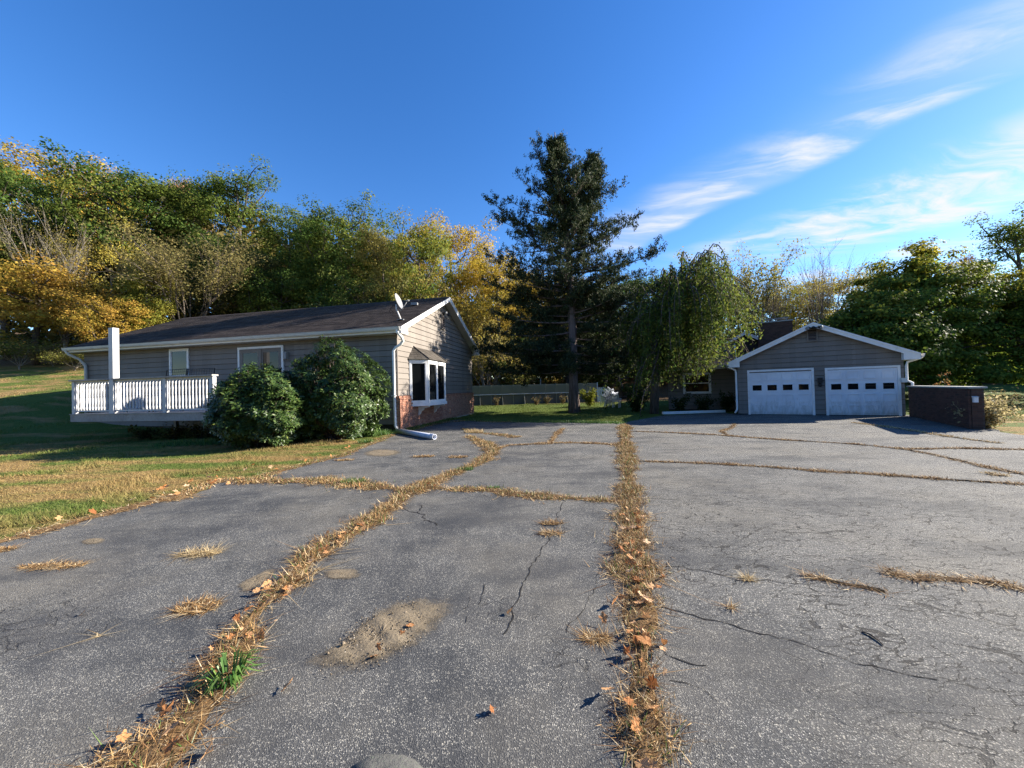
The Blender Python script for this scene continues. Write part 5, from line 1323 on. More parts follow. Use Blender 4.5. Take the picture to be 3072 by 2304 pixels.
# --- other small plants
def leafy(name, px, py, Yd, w_, h, n, leaf, ca, cb_, label, seed, mat='leaf', z0=None):
    r = np.random.default_rng(seed); p = gpt(px, py) if Yd is None else dpt(px, py, Yd); zz = z0 if z0 is not None else float(T(p.x, p.y))
    o = thing(name, (p.x, p.y, zz), label, 'plant'); st = MB(); C = []
    for i in range(14):
        a = i * 2.4; e = np.array([math.cos(a) * w_ * r.uniform(.3, 1), math.sin(a) * w_ * r.uniform(.3, 1), h * r.uniform(.45, 1)]); pts = bez(np.zeros(3), e * np.array([.3, .3, .7]), e, 5)
        st.tube(pts, list(np.linspace(.012, .004, 5)), 4, False); C += list(pts[1:])
    C = np.array(C); P = C[r.integers(0, len(C), n)] + r.normal(0, .16, (n, 3)) * w_; P[:, 2] = np.abs(P[:, 2])
    L = leaf * r.uniform(.6, 1.3, n); V, Fq = quads(P, r.normal(size=(n, 3)) + np.array([0, 0, .6]), L, L * .55, r=r)
    local('stem', st.mesh('stem', MAT['bark'], True), o); c = local('foliage', np_mesh('foliage', V, Fq, MAT[mat], False, {'tint': np.repeat(r.random(n), 4)}), o)
    c.color = (*ca, 1); c['colour_b'] = [float(q) for q in cb_]; return o
leafy('shrub', 2958, 1284, None, .62, .95, 1900, .085, (.20, .17, .07), (.50, .42, .24), 'pale leaved shrub at the end of the dark brick wall', 41)
leafy('shrub', 3020, 1262, 14.5, .55, .9, 500, .08, (.10, .09, .04), (.2, .15, .07), 'thin dark shrub on the grass beyond the pale shrub', 42)
leafy('shrub', 2832, 1150, 15.2, .32, 1.75, 420, .075, (.30, .13, .06), (.16, .14, .04), 'small russet shrub rising behind the wall cap', 43)
leafy('shrub', 1770, 1215, 27.5, .75, 1.25, 900, .16, YG, MG2, 'bright yellow-green bush at the end of the pool', 44)
for i, (px_, lab) in enumerate(((2040, 'dark foundation shrub under the wing window'), (2110, 'dark foundation shrub in the middle of the wing wall'), (2180, 'dark foundation shrub beside the garage downspout'))):
    leafy('shrub', px_, 1236, 19.9, .55, 1.0, 900, .11, DG, (.05, .06, .02), lab, 50 + i)
leafy('shrub', 1910, 1225, 22.0, 1.0, 1.3, 1500, .13, DG, (.04, .06, .015), 'dark shrub added in place of a blurred dark spot at the foot of the weeping tree', 55)  # added shrub, fills a dark blur under the weeping tree
for i, (px_, py_, Yd) in enumerate(((1610, 1232, 30.5), (1490, 1210, 31.5), (1690, 1212, 31.0), (1640, 1212, 31.8))):
    leafy('weed_clump', px_, py_, Yd, .4, .75, 260, .11, OL, BRN, ('brown dry weeds at the foot of the pool left of the cedar trunk', 'dark weeds under the pool wall near the brick gable', 'dark weeds under the pool wall beside the cedar trunk', 'green weeds under the middle of the pool wall')[i], 60 + i)

for i, (px_, lab) in enumerate(FERN): leafy('fern', px_, 1318, None, .5, .5, 420, .10, (.05, .07, .02), (.12, .09, .03), lab, 80 + i)

# --- woods behind everything, read as one mass
r = np.random.default_rng(77); n = 75000
ang_ = r.uniform(-1.15, 1.25, n); dd = r.uniform(56, 92, n); x = np.sin(ang_) * dd; y = np.cos(ang_) * dd; keep = (y > 40) | (ang_ > .8); x, y = x[keep], y[keep]; n = len(x)
gz_ = T(x, y); hgt = np.interp(x, [-90, -40, -15, 0, 16, 30, 45, 60], [18, 18, 18, 17, 12, 6, 7, 10]); zz = gz_ + hgt * r.uniform(0, 1, n) ** .8 * (0.85 + .2 * np.sin(x * .7) * np.cos(y * .4))
V, Fq = quads(np.stack([x, y, zz], 1), r.normal(size=(n, 3)) + np.array([0, -.3, .4]), r.uniform(.6, 1.2, n), r.uniform(.5, .9, n), r=r)
fw2 = link('woods', np_mesh('woods', V, Fq, MAT['leaf'], False, {'tint': np.repeat(np.clip(.4 + .35 * np.sin(x * .35) + r.normal(0, .2, n), 0, 1), 4)})); fw2.color = (.045, .060, .018, 1); fw2['colour_b'] = [.17, .12, .03]
tag(fw2, 'distant autumn woods filling the hillside', 'woods', kind='stuff')

# trees across the road behind the photographer: seen in the window panes, and they shade the near sky
n = 42000; ang_ = r.uniform(math.pi * .60, math.pi * 1.42, n); dd = r.uniform(30, 48, n); x = np.sin(ang_) * dd; y = np.cos(ang_) * dd
zz = (9 + 4 * np.sin(ang_ * 9) + 2 * np.sin(ang_ * 23)) * r.uniform(0, 1, n) ** .8
V, Fq = quads(np.stack([x, y, zz], 1), r.normal(size=(n, 3)) + np.array([0, .4, .4]), r.uniform(.6, 1.2, n), r.uniform(.5, .9, n), r=r)
wb2 = link('woods', np_mesh('woods', V, Fq, MAT['leaf'], False, {'tint': np.repeat(np.clip(.4 + .4 * np.sin(ang_ * 17) + r.normal(0, .2, n), 0, 1), 4)})); wb2.color = (.06, .075, .02, 1); wb2['colour_b'] = [.26, .17, .04]
tag(wb2, 'autumn woods across the road, mirrored in the window panes', 'woods', kind='stuff')

# ================================================================== grass
def blades(name, P, h, w_, lean, mat, r, z0=None, parent=None):
    n = len(P); a = r.uniform(0, 2 * math.pi, n); b_ = r.uniform(0, 2 * math.pi, n); l = lean * np.abs(r.normal(0.6, .4, n))
    tip = P + np.stack([np.cos(a) * l, np.sin(a) * l, h], 1); sd = np.stack([np.cos(b_), np.sin(b_), np.zeros(n)], 1) * np.asarray(w_).reshape(-1, 1) / 2
    V = np.stack([P - sd, P + sd, tip], 1).reshape(-1, 3)
    return np_mesh(name, V, np.arange(3 * n).reshape(n, 3), MAT[mat])
r = np.random.default_rng(5)
def scatter(n, a0, a1, d0_, d1_):
    a = r.uniform(a0, a1, n); d = np.exp(r.uniform(math.log(d0_), math.log(d1_), n)); return np.sin(a) * d, np.cos(a) * d, d
hpoly = [HC, HC + HD * HW, HC + HD * HW + HE * HL, HC + HE * HL]
hx, hy = [], []
x, y, d = scatter(260000, -1.12, -.28, 3.6, 24)
ok = ~in_poly(x, y, drive_poly) & ~in_poly(x, y, hpoly); x, y, d = x[ok], y[ok], d[ok]
x2, y2, d2 = scatter(90000, -.14, .30, 15.5, 33); ok = ~in_poly(x2, y2, drive_poly) & ~in_poly(x2, y2, hpoly)
x3, y3, d3 = scatter(30000, .80, 1.0, 16, 30); ok3 = ~in_poly(x3, y3, drive_poly) & (x3 > 17)
x4, y4, d4 = scatter(60000, -1.25, -.72, 19, 46); ok4 = ~in_poly(x4, y4, hpoly) & (y4 < 35)
x = np.concatenate([x, x4[ok4]]); y = np.concatenate([y, y4[ok4]]); d = np.concatenate([d, d4[ok4]])
x = np.concatenate([x, x2[ok], x3[ok3]]); y = np.concatenate([y, y2[ok], y3[ok3]]); d = np.concatenate([d, d2[ok], d3[ok3]])
tall = 1 + 1.2 * (np.sin(x * 1.7 + np.sin(y * 2.1)) > .75)
gm_ = blades('grass', np.stack([x, y, T(x, y) - .01], 1), r.uniform(.012, .05, len(x)) * tall, .0035 + .0010 * d, .10, 'blade', r)
tag(link('grass', gm_), 'patchy green and straw coloured lawn grass', 'grass', kind='stuff')
# taller fringe where the lawn meets the shade of the shrubs and the gable foot
def fringe(name, pts, n, hw, hmin, hmax, mat, label):
    P = []
    for i in range(n):
        t = r.uniform(0, len(pts) - 1.001); a, b_ = pts[int(t)], pts[int(t) + 1]; P.append(np.array(a.lerp(b_, t % 1)) + np.array([r.normal(0, hw), r.normal(0, hw), 0]))
    P = np.array(P); dist = np.hypot(P[:, 0], P[:, 1])
    return tag(link(name, blades(name, P, r.uniform(hmin, hmax, n), .004 + .0010 * dist, .12, mat, r)), label, 'grass', kind='stuff')
fringe('tall_grass', [gpt(p, q) for p, q in ((480, 1338), (620, 1332), (760, 1325), (900, 1318), (1050, 1310), (1160, 1302))], 5000, .16, .06, .22, 'weed', 'fresh green grass fringe in front of the rhododendrons')
fringe('tall_grass', [gpt(p, q) for p, q in ((1225, 1291), (1290, 1272), (1350, 1260), (1400, 1256))], 2600, .14, .04, .16, 'blade', 'yellow weeds along the foot of the brick gable')
fringe('tall_grass', [gpt(p, q) for p, q in ((1390, 1262), (1560, 1266), (1720, 1267), (1862, 1270))], 3500, .16, .03, .11, 'weed', 'green grass along the far edge of the drive')

# ================================================================== cracks, straw and litter on the drive
def path(pxs): return [gpt(*p) for p in pxs]
def resample(pts, step):
    out = [pts[0]]
    for a, b_ in zip(pts, pts[1:]):
        n_ = max(1, int((b_ - a).length / step)); out += [a.lerp(b_, (k + 1) / n_) for k in range(n_)]
    return out
def grass_strip(pxs, hw, dens, h, label, mat='straw', extra=None, green=0.0, gaps=0.0, lean=.10, bed=True):
    """dead grass grown into a crack: ragged litter bed with blades and lying straw"""
    pts = resample(path(pxs) + (extra or []), .06); n_ = len(pts); ph = rng.uniform(0, 6)
    hwf = lambda i: hw * max(.22, 0.68 + .42 * math.sin(i * .13 + ph) * math.sin(i * .047 + 2 * ph) + .22 * math.sin(i * .61 + ph) + .25 * rng.random())
    keep = lambda i: gaps == 0 or math.sin(i * .05 * (1 + gaps) + ph) + .6 * math.sin(i * .13 + 2 * ph) > gaps * .5 - 1.42
    root = None
    P, dist = [], []; V, Fc_ = [], []; prev = None
    for i, p in enumerate(pts):
        t = (pts[min(i + 1, n_ - 1)] - pts[max(i - 1, 0)]); t = t.normalized() if t.length > 0 else Vector((1, 0, 0)); s = Vector((-t.y, t.x, 0)); w_ = hwf(i)
        if not keep(i): prev = None; continue
        b0_ = len(V); V += [tuple(p - s * w_ * .85 + Vector((0, 0, .003))), tuple(p + Vector((0, 0, .012 + .008 * rng.random()))), tuple(p + s * w_ * .85 + Vector((0, 0, .003)))]
        if prev is not None: Fc_ += [(prev, b0_, b0_ + 1, prev + 1), (prev + 1, b0_ + 1, b0_ + 2, prev + 2)]
        prev = b0_
        for k in range(rng.poisson(dens * .06 * (w_ / hw) * max(.42, .8 + .5 * math.sin(i * .33 + ph * 3) + .45 * math.sin(i * .9 + ph)))):
            u = rng.normal(0, .6); P.append((p.x + s.x * u * w_ + rng.normal(0, .03), p.y + s.y * u * w_ + rng.normal(0, .03), .004)); dist.append(p.length)
    P = np.array(P); dist = np.array(dist); n = len(P)
    fl = rng.random(n) < .66
    hh = np.where(fl, rng.uniform(.004, .03, n), rng.uniform(.12, 1, n) ** 1.8 * h * .95); ln_ = np.where(fl, lean * 1.2, lean * .7) * np.where(rng.random(n) < .04, 2.4, 1)
    me = blades('grass_strip', P, hh, .0025 + .0011 * dist, ln_, mat, rng)
    o = tag(link('grass_strip', me), label, 'dry grass', 'dry grass in the drive cracks', 'stuff')
    if green > 0:
        m = rng.random(n) < green; 
        if m.sum() > 3: tag(local('green_blade', blades('green_blade', P[m], hh[m] * 1.2 + .01, .003 + .001 * dist[m], .06, 'weed', rng), o), kind='stuff')
    if bed and Fc_: 
        me = bpy.data.meshes.new('litter_bed'); me.from_pydata(V, [], Fc_); me.materials.append(MAT['litter']); local('litter_bed', me, o)
    return pts
s1 = [(1873, 1274), (1876, 1324), (1882, 1386), (1886, 1448), (1888, 1510), (1896, 1572), (1896, 1634), (1900, 1690), (1914, 1750), (1920, 1855), (1922, 1940), (1926, 2025), (1930, 2110), (1934, 2195), (1936, 2290), (1940, 2400)]
S1 = grass_strip(s1, .145, 5200, .085, 'straight strip of dead grass and leaves running up the middle of the drive', green=.05)
s2 = [(1405, 1309), (1464, 1336), (1478, 1358), (1446, 1386), (1378, 1413), (1288, 1449), (1220, 1481), (1152, 1535), (1062, 1594), (971, 1639), (917, 1684), (890, 1729), (849, 1775), (817, 1790), (744, 1863), (696, 1965), (650, 2060), (575, 2147), (484, 2238), (393, 2310), (290, 2400)]
S2 = grass_strip(s2, .14, 5200, .09, 'broad diagonal band of dead grass from the lower left to the drive middle', green=.05, lean=.13)
S3 = grass_strip([(560, 1488), (617, 1452), (700, 1438), (836, 1444), (971, 1442), (1084, 1456), (1197, 1467), (1290, 1458)], .20, 3200, .08, 'dead grass band from the lawn edge to the diagonal band', green=.06)
grass_strip([(1290, 1462), (1355, 1469), (1468, 1469), (1559, 1485), (1694, 1494), (1845, 1503)], .12, 1900, .07, 'dead grass crack from the diagonal band to the middle strip, nearer one', green=.08)
grass_strip([(1478, 1350), (1527, 1336), (1604, 1332), (1694, 1328), (1780, 1330), (1855, 1335)], .10, 1300, .06, 'dead grass crack from the diagonal band to the middle strip, farther one')
grass_strip([(1650, 1329), (1662, 1312), (1675, 1298), (1690, 1285)], .08, 700, .05, 'short dead grass branch off the farther cross crack')
grass_strip([(1387, 1286), (1431, 1298), (1513, 1306), (1550, 1312)], .14, 1500, .07, 'dead grass crack near the foot of the brick gable', green=.05)
grass_strip([(1198, 1296), (1260, 1284), (1330, 1268), (1410, 1262), (1480, 1267), (1560, 1266)], .10, 1400, .08, 'straw along the drive edge below the brick gable', 'straw', green=.15)
grass_strip([(1889, 1294), (2010, 1298), (2134, 1304), (2320, 1318), (2450, 1326), (2568, 1333), (2717, 1348), (2879, 1345), (3100, 1350)], .055, 900, .055, 'long dead grass crack across the right drive nearest the garage')
grass_strip([(2717, 1349), (2800, 1364), (2879, 1383), (3003, 1411), (3110, 1430)], .05, 800, .05, 'dead grass crack forking off to the right')
grass_strip([(1911, 1384), (2020, 1387), (2134, 1391), (2320, 1402), (2444, 1413), (2560, 1419), (2692, 1428), (2879, 1442), (3110, 1456)], .055, 1000, .06, 'long dead grass crack across the middle of the right drive')
grass_strip([(2560, 1268), (2640, 1278), (2730, 1291), (2800, 1303), (2879, 1315), (2996, 1330)], .07, 700, .07, 'pale straw crack in front of the dark brick wall', 'pale_straw')
grass_strip([(2430, 1732), (2470, 1740), (2539, 1754), (2600, 1764), (2654, 1776)], .04, 1300, .045, 'short straw-filled crack in the near right drive')
grass_strip([(2671, 1719), (2737, 1736), (2800, 1734), (2847, 1738), (2979, 1749), (3072, 1767), (3150, 1780)], .04, 1400, .05, 'straw-filled crack running out at the right edge')
grass_strip([(2204, 1271), (2196, 1284), (2162, 1294), (2180, 1304)], .05, 500, .05, 'small zigzag straw crack in front of the garage')
grass_strip([(2970, 1420), (3000, 1428)], .07, 500, .07, 'small straw tuft on the right drive', 'pale_straw')
# detached clumps of straw
def clump(px, py, rx, ry, n, h, label, mat='straw', lean=.12, cat='dry grass', name='straw_clump'):
    c = gpt(px, py); a = rng.uniform(0, 2 * math.pi, n); q = np.sqrt(rng.random(n)) ; P = np.stack([c.x + rx * q * np.cos(a), c.y + ry * q * np.sin(a), np.full(n, .003)], 1)
    me = blades(name, P, rng.uniform(.1, 1, n) * h, .0025 + .0011 * c.length, lean, mat, rng); return tag(link(name, me), label, cat)
clump(157, 1699, .30, .055, 700, .02, 'flat tan straw mat on the left drive')
clump(600, 1662, .20, .07, 420, .05, 'wispy yellow straw clump behind the flat mat', 'pale_straw', .2)
clump(595, 1822, .15, .09, 700, .035, 'reddish straw clump beside the diagonal band')
clump(10, 1650, .12, .06, 220, .03, 'straw clump at the left edge of the drive')
clump(1270, 1370, .25, .10, 500, .04, 'small straw clump between lawn edge and diagonal band')
clump(1375, 1372, .22, .10, 450, .05, 'straw clump touching the left side of the diagonal band')
clump(1032, 1381, .22, .07, 320, .04, 'thin straw clump near the lawn edge')
clump(1654, 1571, .13, .05, 260, .05, 'upper of two tiny straw tufts in the middle panel')
clump(1654, 1602, .13, .05, 260, .05, 'lower of two tiny straw tufts in the middle panel')
clump(1788, 1917, .085, .03, 420, .02, 'little caterpillar-shaped straw clump left of the middle strip')
clump(1420, 1297, .35, .22, 350, .16, 'feathery pale grass tuft near the brick gable', 'pale_straw')
clump(2244, 1737, .04, .03, 120, .04, 'tiny straw tuft on the right drive beside the near crack', 'pale_straw')
clump(2192, 1824, .022, .02, 60, .03, 'tiny brown tuft on the near right drive')
clump(950, 1712, .02, .02, 30, .02, 'few loose straws beside the sandy patch', 'pale_straw', .35)
clump(300, 1908, .02, .012, 14, .015, 'pair of loose pale straws on the left drive', 'pale_straw', .22)
clump(1060, 1448, .22, .10, 260, .10, 'green weeds in the crack left of the crossing', 'weed', .1, 'weed', 'weed_clump')
clump(1395, 1410, .16, .10, 200, .08, 'green weeds on the upper diagonal band', 'weed', .1, 'weed', 'weed_clump')
clump(1098, 1327, .25, .14, 220, .14, 'green broad-leaved weed at the lawn corner near the pipe', 'weed', .12, 'weed', 'weed_clump')
clump(1480, 1464, .10, .05, 110, .05, 'bright green sprig in the nearer cross crack', 'weed', .06, 'weed', 'weed_clump')
# the fresh green tuft
tc_ = gpt(690, 2052); n = 70; a = rng.uniform(0, 6.28, n); l = rng.uniform(.05, .14, n); h = rng.uniform(.05, .13, n)
V, Fc_ = [], []
for k in range(n):
    b_ = np.array([tc_.x + .035 * math.cos(a[k]), tc_.y + .03 * math.sin(a[k]), 0.0]); o = np.array([math.cos(a[k]), math.sin(a[k]), 0]); s = np.array([-o[1], o[0], 0]) * .0055
    m_ = b_ + o * l[k] * .5 + np.array([0, 0, h[k]]); t = b_ + o * l[k] * 1.1 + np.array([0, 0, h[k] * .75]); i0 = len(V)
    V += [b_ - s * .7, b_ + s * .7, m_ + s, m_ - s, t]; Fc_ += [(i0, i0 + 1, i0 + 2, i0 + 3), (i0 + 3, i0 + 2, i0 + 4)]
me = bpy.data.meshes.new('grass_tuft'); me.from_pydata([tuple(v) for v in V], [], Fc_); me.materials.append(MAT['weed'])
tag(link('grass_tuft', me), 'fresh green grass tuft growing in the diagonal dead grass band', 'grass tuft')

def crack(pxs, w_=.010, amp=.012):
    pts = resample(path(pxs), .035); V, Fc_ = [], []
    for i, p in enumerate(pts):
        t = (pts[min(i + 1, len(pts) - 1)] - pts[max(i - 1, 0)]).normalized(); s = Vector((-t.y, t.x, 0)); o = p + s * (rng.normal(0, amp * .6) + amp * math.sin(i * .7)); ww = w_ * rng.uniform(.25, 1.0) * .5
        V += [tuple(o - s * ww + Vector((0, 0, .0025))), tuple(o + s * ww + Vector((0, 0, .0025)))]
        if i: Fc_.append((2 * i - 2, 2 * i - 1, 2 * i + 1, 2 * i))
    me = bpy.data.meshes.new('crack'); me.from_pydata(V, [], Fc_); me.materials.append(MAT['crack_dark']); return link('crack', me, drive)  # flat near-black ribbon laid along the crack line
crack([(1692, 1500), (1672, 1545), (1650, 1612), (1600, 1690), (1560, 1770), (1540, 1840), (1518, 1905)], .012)
crack([(1262, 1515), (1258, 1538), (1285, 1562), (1310, 1577)], .02, .02); crack([(1196, 1524), (1230, 1534), (1258, 1540)], .014)
crack([(1975, 1700), (2050, 1702), (2130, 1718), (2220, 1742), (2300, 1744), (2430, 1753)], .012); crack([(1958, 1822), (2040, 1836), (2100, 1850), (2220, 1884), (2330, 1912)], .012)
crack([(2330, 1912), (2460, 1950), (2560, 1985), (2620, 2003), (2690, 2022), (2800, 2030)], .010); crack([(1955, 1930), (2020, 1975), (2120, 2000)], .010)
crack([(1450, 1752), (1443, 1790), (1438, 1815)], .007); crack([(1412, 1790), (1402, 1820), (1390, 1828)], .007); crack([(1405, 1850), (1398, 1868)], .006)
crack([(1210, 1409), (1260, 1418), (1310, 1424)], .014); crack([(2010, 2040), (2080, 2060), (2160, 2100)], .006); 
crack([(1810, 1690), (1770, 1800), (1700, 1900)], .005)

# sandy dirt patches, thinning out at the rim
def dirt_mat():
    g = G('feathered_dirt'); v = g.pos(); at_ = N(g.n, 'ShaderNodeAttribute', attribute_type='GEOMETRY', attribute_name='rim')
    c = g.mix(g.noise(v, 7, 6, 0.65), (0.14, 0.11, 0.075), (0.27, 0.22, 0.15)); c = g.mix(g.map(g.noise(v, 60, 4, .7), .5, .7, 0, .6), c, (.10, .08, .055))
    nz = g.math('ADD', g.math('MULTIPLY', g.noise(v, 11, 6, .7), .6), g.math('MULTIPLY', g.noise(v, 95, 3, .6), .5))
    al = g.map(g.math('SUBTRACT', g.math('ADD', g.math('MULTIPLY', at_.outputs['Fac'], 1.15), .16), nz), -.16, .20, 0, .95)
    p = N(g.n, 'ShaderNodeBsdfPrincipled'); g.l.new(c, p.inputs['Base Color']); p.inputs['Roughness'].default_value = .97; p.inputs['Specular IOR Level'].default_value = .1
    g.l.new(g.bump(g.noise(v, 70, 5, .7), .9, .01), p.inputs['Normal']); g.l.new(al, p.inputs['Alpha'])
    o = N(g.n, 'ShaderNodeOutputMaterial'); g.l.new(p.outputs[0], o.inputs[0]); return g.m
MAT['dirt'] = dirt_mat()
def dirt(pxs, hgt, label):
    ring = path(pxs)
    for _ in range(3): ring = [w for a_, b_ in zip(ring, ring[1:] + ring[:1]) for w in (a_.lerp(b_, .25), a_.lerp(b_, .75))]
    ring = resample(ring + [ring[0]], .03)[:-1]; c = sum(ring, Vector()) / len(ring); nr = 16; V, rim, Fc_ = [(c.x, c.y, hgt)], [1.0], []; m = len(ring)
    for i in range(1, nr + 1):
        f = i / nr
        for k, p in enumerate(ring):
            q = c.lerp(p, f); hh = hgt * (1 - f * f) * (.55 + .45 * math.sin(q.x * 23) * math.sin(q.y * 29 + q.x * 9)) + .006 * (1 - f) * rng.random()
            V.append((q.x, q.y, .0035 + max(0, hh))); rim.append(1 - f)
    for k in range(m): Fc_.append((0, 1 + k, 1 + (k + 1) % m))
    for i in range(nr - 1):
        for k in range(m):
            a = 1 + i * m + k; b_ = 1 + i * m + (k + 1) % m; Fc_.append((a, a + m, b_ + m, b_))
    me = bpy.data.meshes.new('dirt_patch'); me.from_pydata(V, [], Fc_); me.materials.append(MAT['dirt']); me.polygons.foreach_set('use_smooth', [True] * len(Fc_))
    a = me.attributes.new('rim', 'FLOAT', 'POINT'); a.data.foreach_set('value', rim); return tag(link('dirt_patch', me), label, 'dirt', kind='stuff')
dirt([(830, 2015), (930, 1965), (1000, 1930), (1080, 1850), (1180, 1790), (1290, 1770), (1400, 1780), (1400, 1830), (1330, 1900), (1250, 1965), (1130, 2030), (1000, 2060), (880, 2040)], .022, 'sandy dirt washed over the middle of the near drive')
dirt([(950, 1710), (1010, 1700), (1090, 1705), (1100, 1735), (1040, 1748), (960, 1745)], .004, 'small pale sand patch beside the diagonal band')
dirt([(225, 1625), (270, 1612), (330, 1612), (320, 1632), (250, 1640)], .003, 'faint sand spot on the left drive')
dirt([(690, 1760), (760, 1725), (830, 1690), (850, 1710), (780, 1770), (700, 1800)], .003, 'thin dust left of the diagonal band')
dirt([(1060, 1360), (1130, 1342), (1230, 1350), (1200, 1372), (1100, 1376)], .004, 'dusty sand near the lawn corner')
dirt([(500, 2070), (620, 2010), (680, 1990), (640, 2060), (560, 2110)], .003, 'thin dust left of the green tuft')

def gravel(pxs, n, label):
    ring = path(pxs); xs = [v.x for v in ring]; ys = [v.y for v in ring]; c = sum(ring, Vector()) / len(ring)
    x = rng.normal(c.x, (max(xs) - min(xs)) / 5.2, n * 3); y = rng.normal(c.y, (max(ys) - min(ys)) / 5.2, n * 3); ok_ = in_poly(x, y, [c.lerp(v, 1.0) for v in ring]); x, y = x[ok_][:n], y[ok_][:n]; n = len(x)
    s = rng.gamma(1.6, .0013, n) + .0010; oc = np.array([[1, 0, 0], [0, 1, 0], [-1, 0, 0], [0, -1, 0], [0, 0, .7], [0, 0, -.5]]); f = np.array([[0, 1, 4], [1, 2, 4], [2, 3, 4], [3, 0, 4], [1, 0, 5], [2, 1, 5], [3, 2, 5], [0, 3, 5]])
    V = np.stack([x, y, .008 + s * .3 + rng.uniform(0, .010, n)], 1)[:, None, :] + oc[None] * (s[:, None, None] * rng.uniform(.6, 1.4, (n, 6, 1)))
    return tag(link('gravel', np_mesh('gravel', V.reshape(-1, 3), (f[None] + 6 * np.arange(n)[:, None, None]).reshape(-1, 3), MAT['grit'])), label, kind='stuff')
MAT['grit'] = ramp_mat('grit', [(0, (.05, .04, .03)), (.5, (.16, .125, .085)), (.9, (.28, .23, .17)), (1, (.45, .41, .35))], 0.0, .95, .1)
gravel([(860, 2010), (950, 1960), (1020, 1920), (1090, 1850), (1180, 1800), (1290, 1785), (1380, 1800), (1320, 1890), (1240, 1955), (1120, 2015), (1000, 2045)], 1500, 'loose clods and grit on the sandy dirt')

# fallen leaves
def leaf_mesh(seed, lob):
    r_ = np.random.default_rng(seed); V, Fc_ = [(0, 0, .012)], []; n_ = 22
    for k in range(n_):
        a = 2 * math.pi * k / n_; q = (1 - .42 * abs(math.sin(a * lob / 2))) * (1.0 if math.cos(a) > 0 else .72) * r_.uniform(.85, 1.1)
        x, y = q * math.cos(a) * .062, q * math.sin(a) * .048; V.append((x, y, .006 + 5.0 * y * y + 2.6 * x * abs(x) + r_.uniform(0, .008)))
    for k in range(n_): Fc_.append((0, 1 + k, 1 + (k + 1) % n_))
    i0 = len(V); V += [(-.045, .001, .006), (-.045, -.001, .006), (-.10, -.004, .014)]; Fc_.append((i0, i0 + 1, i0 + 2))
    me = bpy.data.meshes.new('fallen_leaf'); me.from_pydata(V, [], Fc_); me.materials.append(MAT['dead_leaf']); return me
LM = [leaf_mesh(s, l) for s, l in ((1, 5), (2, 7), (3, 5), (4, 3), (5, 9))]
LG = 'fallen leaves on the drive'
def leaf(px, py, s=1.0, label=None, z=.002):
    o = link('fallen_leaf', random.choice(LM)); p = gpt(px, py); o.location = (p.x, p.y, z); o.rotation_euler = (rng.normal(0, .5), rng.normal(0, .5), rng.uniform(0, 6.28)); o.scale = (s * rng.uniform(.8, 1.15), s * rng.uniform(.8, 1.15), s); tag(o, label, 'leaf', LG); return o
for px_, py_, s, lab in ((1206, 1908, .7, 'orange leaf lying on the sandy dirt patch'), (1228, 1884, .6, 'pale pink leaf at the upper end of the sandy dirt patch'), (1528, 1843, .55, 'small pink leaf lying on the thin crack in the middle panel'),
                         (250, 1845, .5, 'lone orange leaf on the bare left drive'), (820, 1878, 1.0, 'big pinkish leaf on the right rim of the diagonal dead grass band'), (1474, 2137, .5, 'tiny curled leaf on the bare near drive'), (860, 2072, .8, 'curled brown leaf on a straw right of the green tuft'),
                         (1135, 1949, .7, 'pinkish leaf low on the sandy dirt patch'), (1120, 1978, .6, 'curled brown leaf at the lower end of the sandy dirt patch')): leaf(px_, py_, s, lab, .012)
def along(pts, n, spread, lab, dmax, s0=.8):
    pp = [p for p in pts if p.length < dmax]
    for k in range(n):
        p = random.choice(pp); q = pix(p + Vector((rng.normal(0, spread), rng.normal(0, spread), 0))); leaf(q[0], q[1], s0 * rng.uniform(.6, 1.2), lab, .028)
along(S1, 84, .07, 'brown dead leaf caught in the straight middle grass strip', 4.6)
along(S2, 52, .09, 'brown dead leaf caught in the diagonal dead grass band', 4.6)
along(S3, 8, .12, 'brown dead leaf caught in the grass band by the lawn edge', 9, 1.2)
grass_strip([(-60, 1640), (60, 1611), (180, 1580), (303, 1545), (400, 1520), (470, 1503), (560, 1484)], .20, 2600, .03, 'matted straw along the lawn edge of the drive', lean=.16)
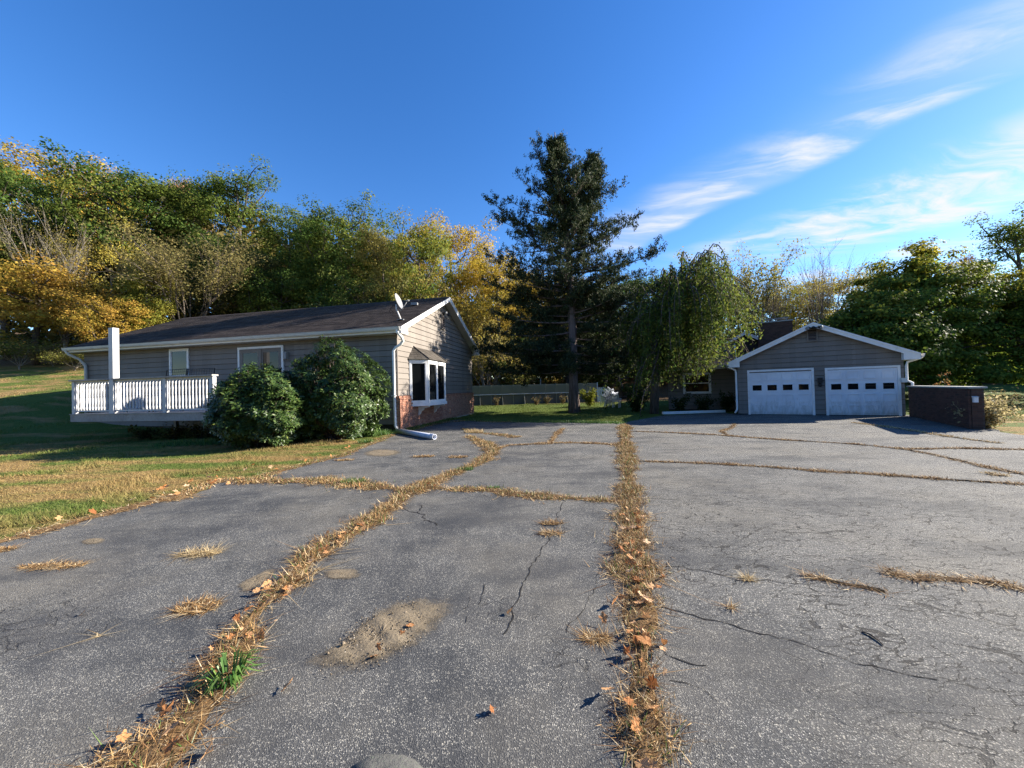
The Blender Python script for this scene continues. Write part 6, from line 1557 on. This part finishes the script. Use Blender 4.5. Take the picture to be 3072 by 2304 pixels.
grass_strip([(800, 1425), (896, 1398), (1024, 1368), (1120, 1329), (1180, 1303)], .12, 1200, .04, 'dry grass along the lawn edge near the drain pipe', lean=.12, green=.15)
for k in range(46):
    t = rng.uniform(.3, len(left_edge) - 2.2); e = left_edge[int(t)].lerp(left_edge[int(t) + 1], t % 1); q = e + Vector((-.35, .5, 0)) * abs(rng.normal(0, 1.0)) + Vector((-.08, .1, 0))
    z = pix(q); leaf(z[0], z[1], rng.uniform(.8, 1.4), 'dry leaf lying in the straw of the left lawn', .03)
# twig, pebbles and a made-up dome in place of a dark blur at the near edge
b = MB(); c = gpt(2620, 1915); b.tube([c + Vector((-.012, .055, .004)), c + Vector((.006, .02, .008)), c + Vector((.004, -.03, .006)), c + Vector((-.004, -.06, .004))], [.004, .0045, .004, .003], 6)
tag(b.build('twig', MAT['bark']), 'short curved grey twig lying on the near right drive', 'twig')
def blur_dome(name, c, sx, sy, sz, seed, label):
    r_ = np.random.default_rng(seed); V, Fc_ = [], []; n1, n2 = 18, 28; ph = r_.uniform(0, 6, 6)
    for i in range(n1 + 1):
        th = math.pi * i / n1
        for k in range(n2):
            a = 2 * math.pi * k / n2; q = 1 + .05 * math.sin(3 * a + ph[0]) * math.sin(th) + .04 * math.sin(5 * th + 2 * a + ph[1]) + .02 * math.sin(9 * a + 7 * th + ph[2])
            V.append((c.x + sx * q * math.sin(th) * math.cos(a), c.y + sy * q * math.sin(th) * math.sin(a), c.z + sz * (.55 + .75 * q * math.cos(th)) ))
    for i in range(n1):
        for k in range(n2): Fc_.append((i * n2 + k, (i + 1) * n2 + k, (i + 1) * n2 + (k + 1) % n2, i * n2 + (k + 1) % n2))
    me = bpy.data.meshes.new(name); me.from_pydata(V, [], Fc_); me.materials.append(MAT['blur_dome']); me.polygons.foreach_set('use_smooth', [True] * len(Fc_)); return tag(link(name, me), label, 'blur_dome')
rc = dpt(1140, 2305, 1.30); blur_dome('blur_stand_in', Vector((rc.x, rc.y - .05, 0)), .18, .16, .165, 3, 'smooth grey dome added in place of a blurred dark shape at the near edge of the drive')
print('TREES', len(wood), 'objs', len(bpy.data.objects))
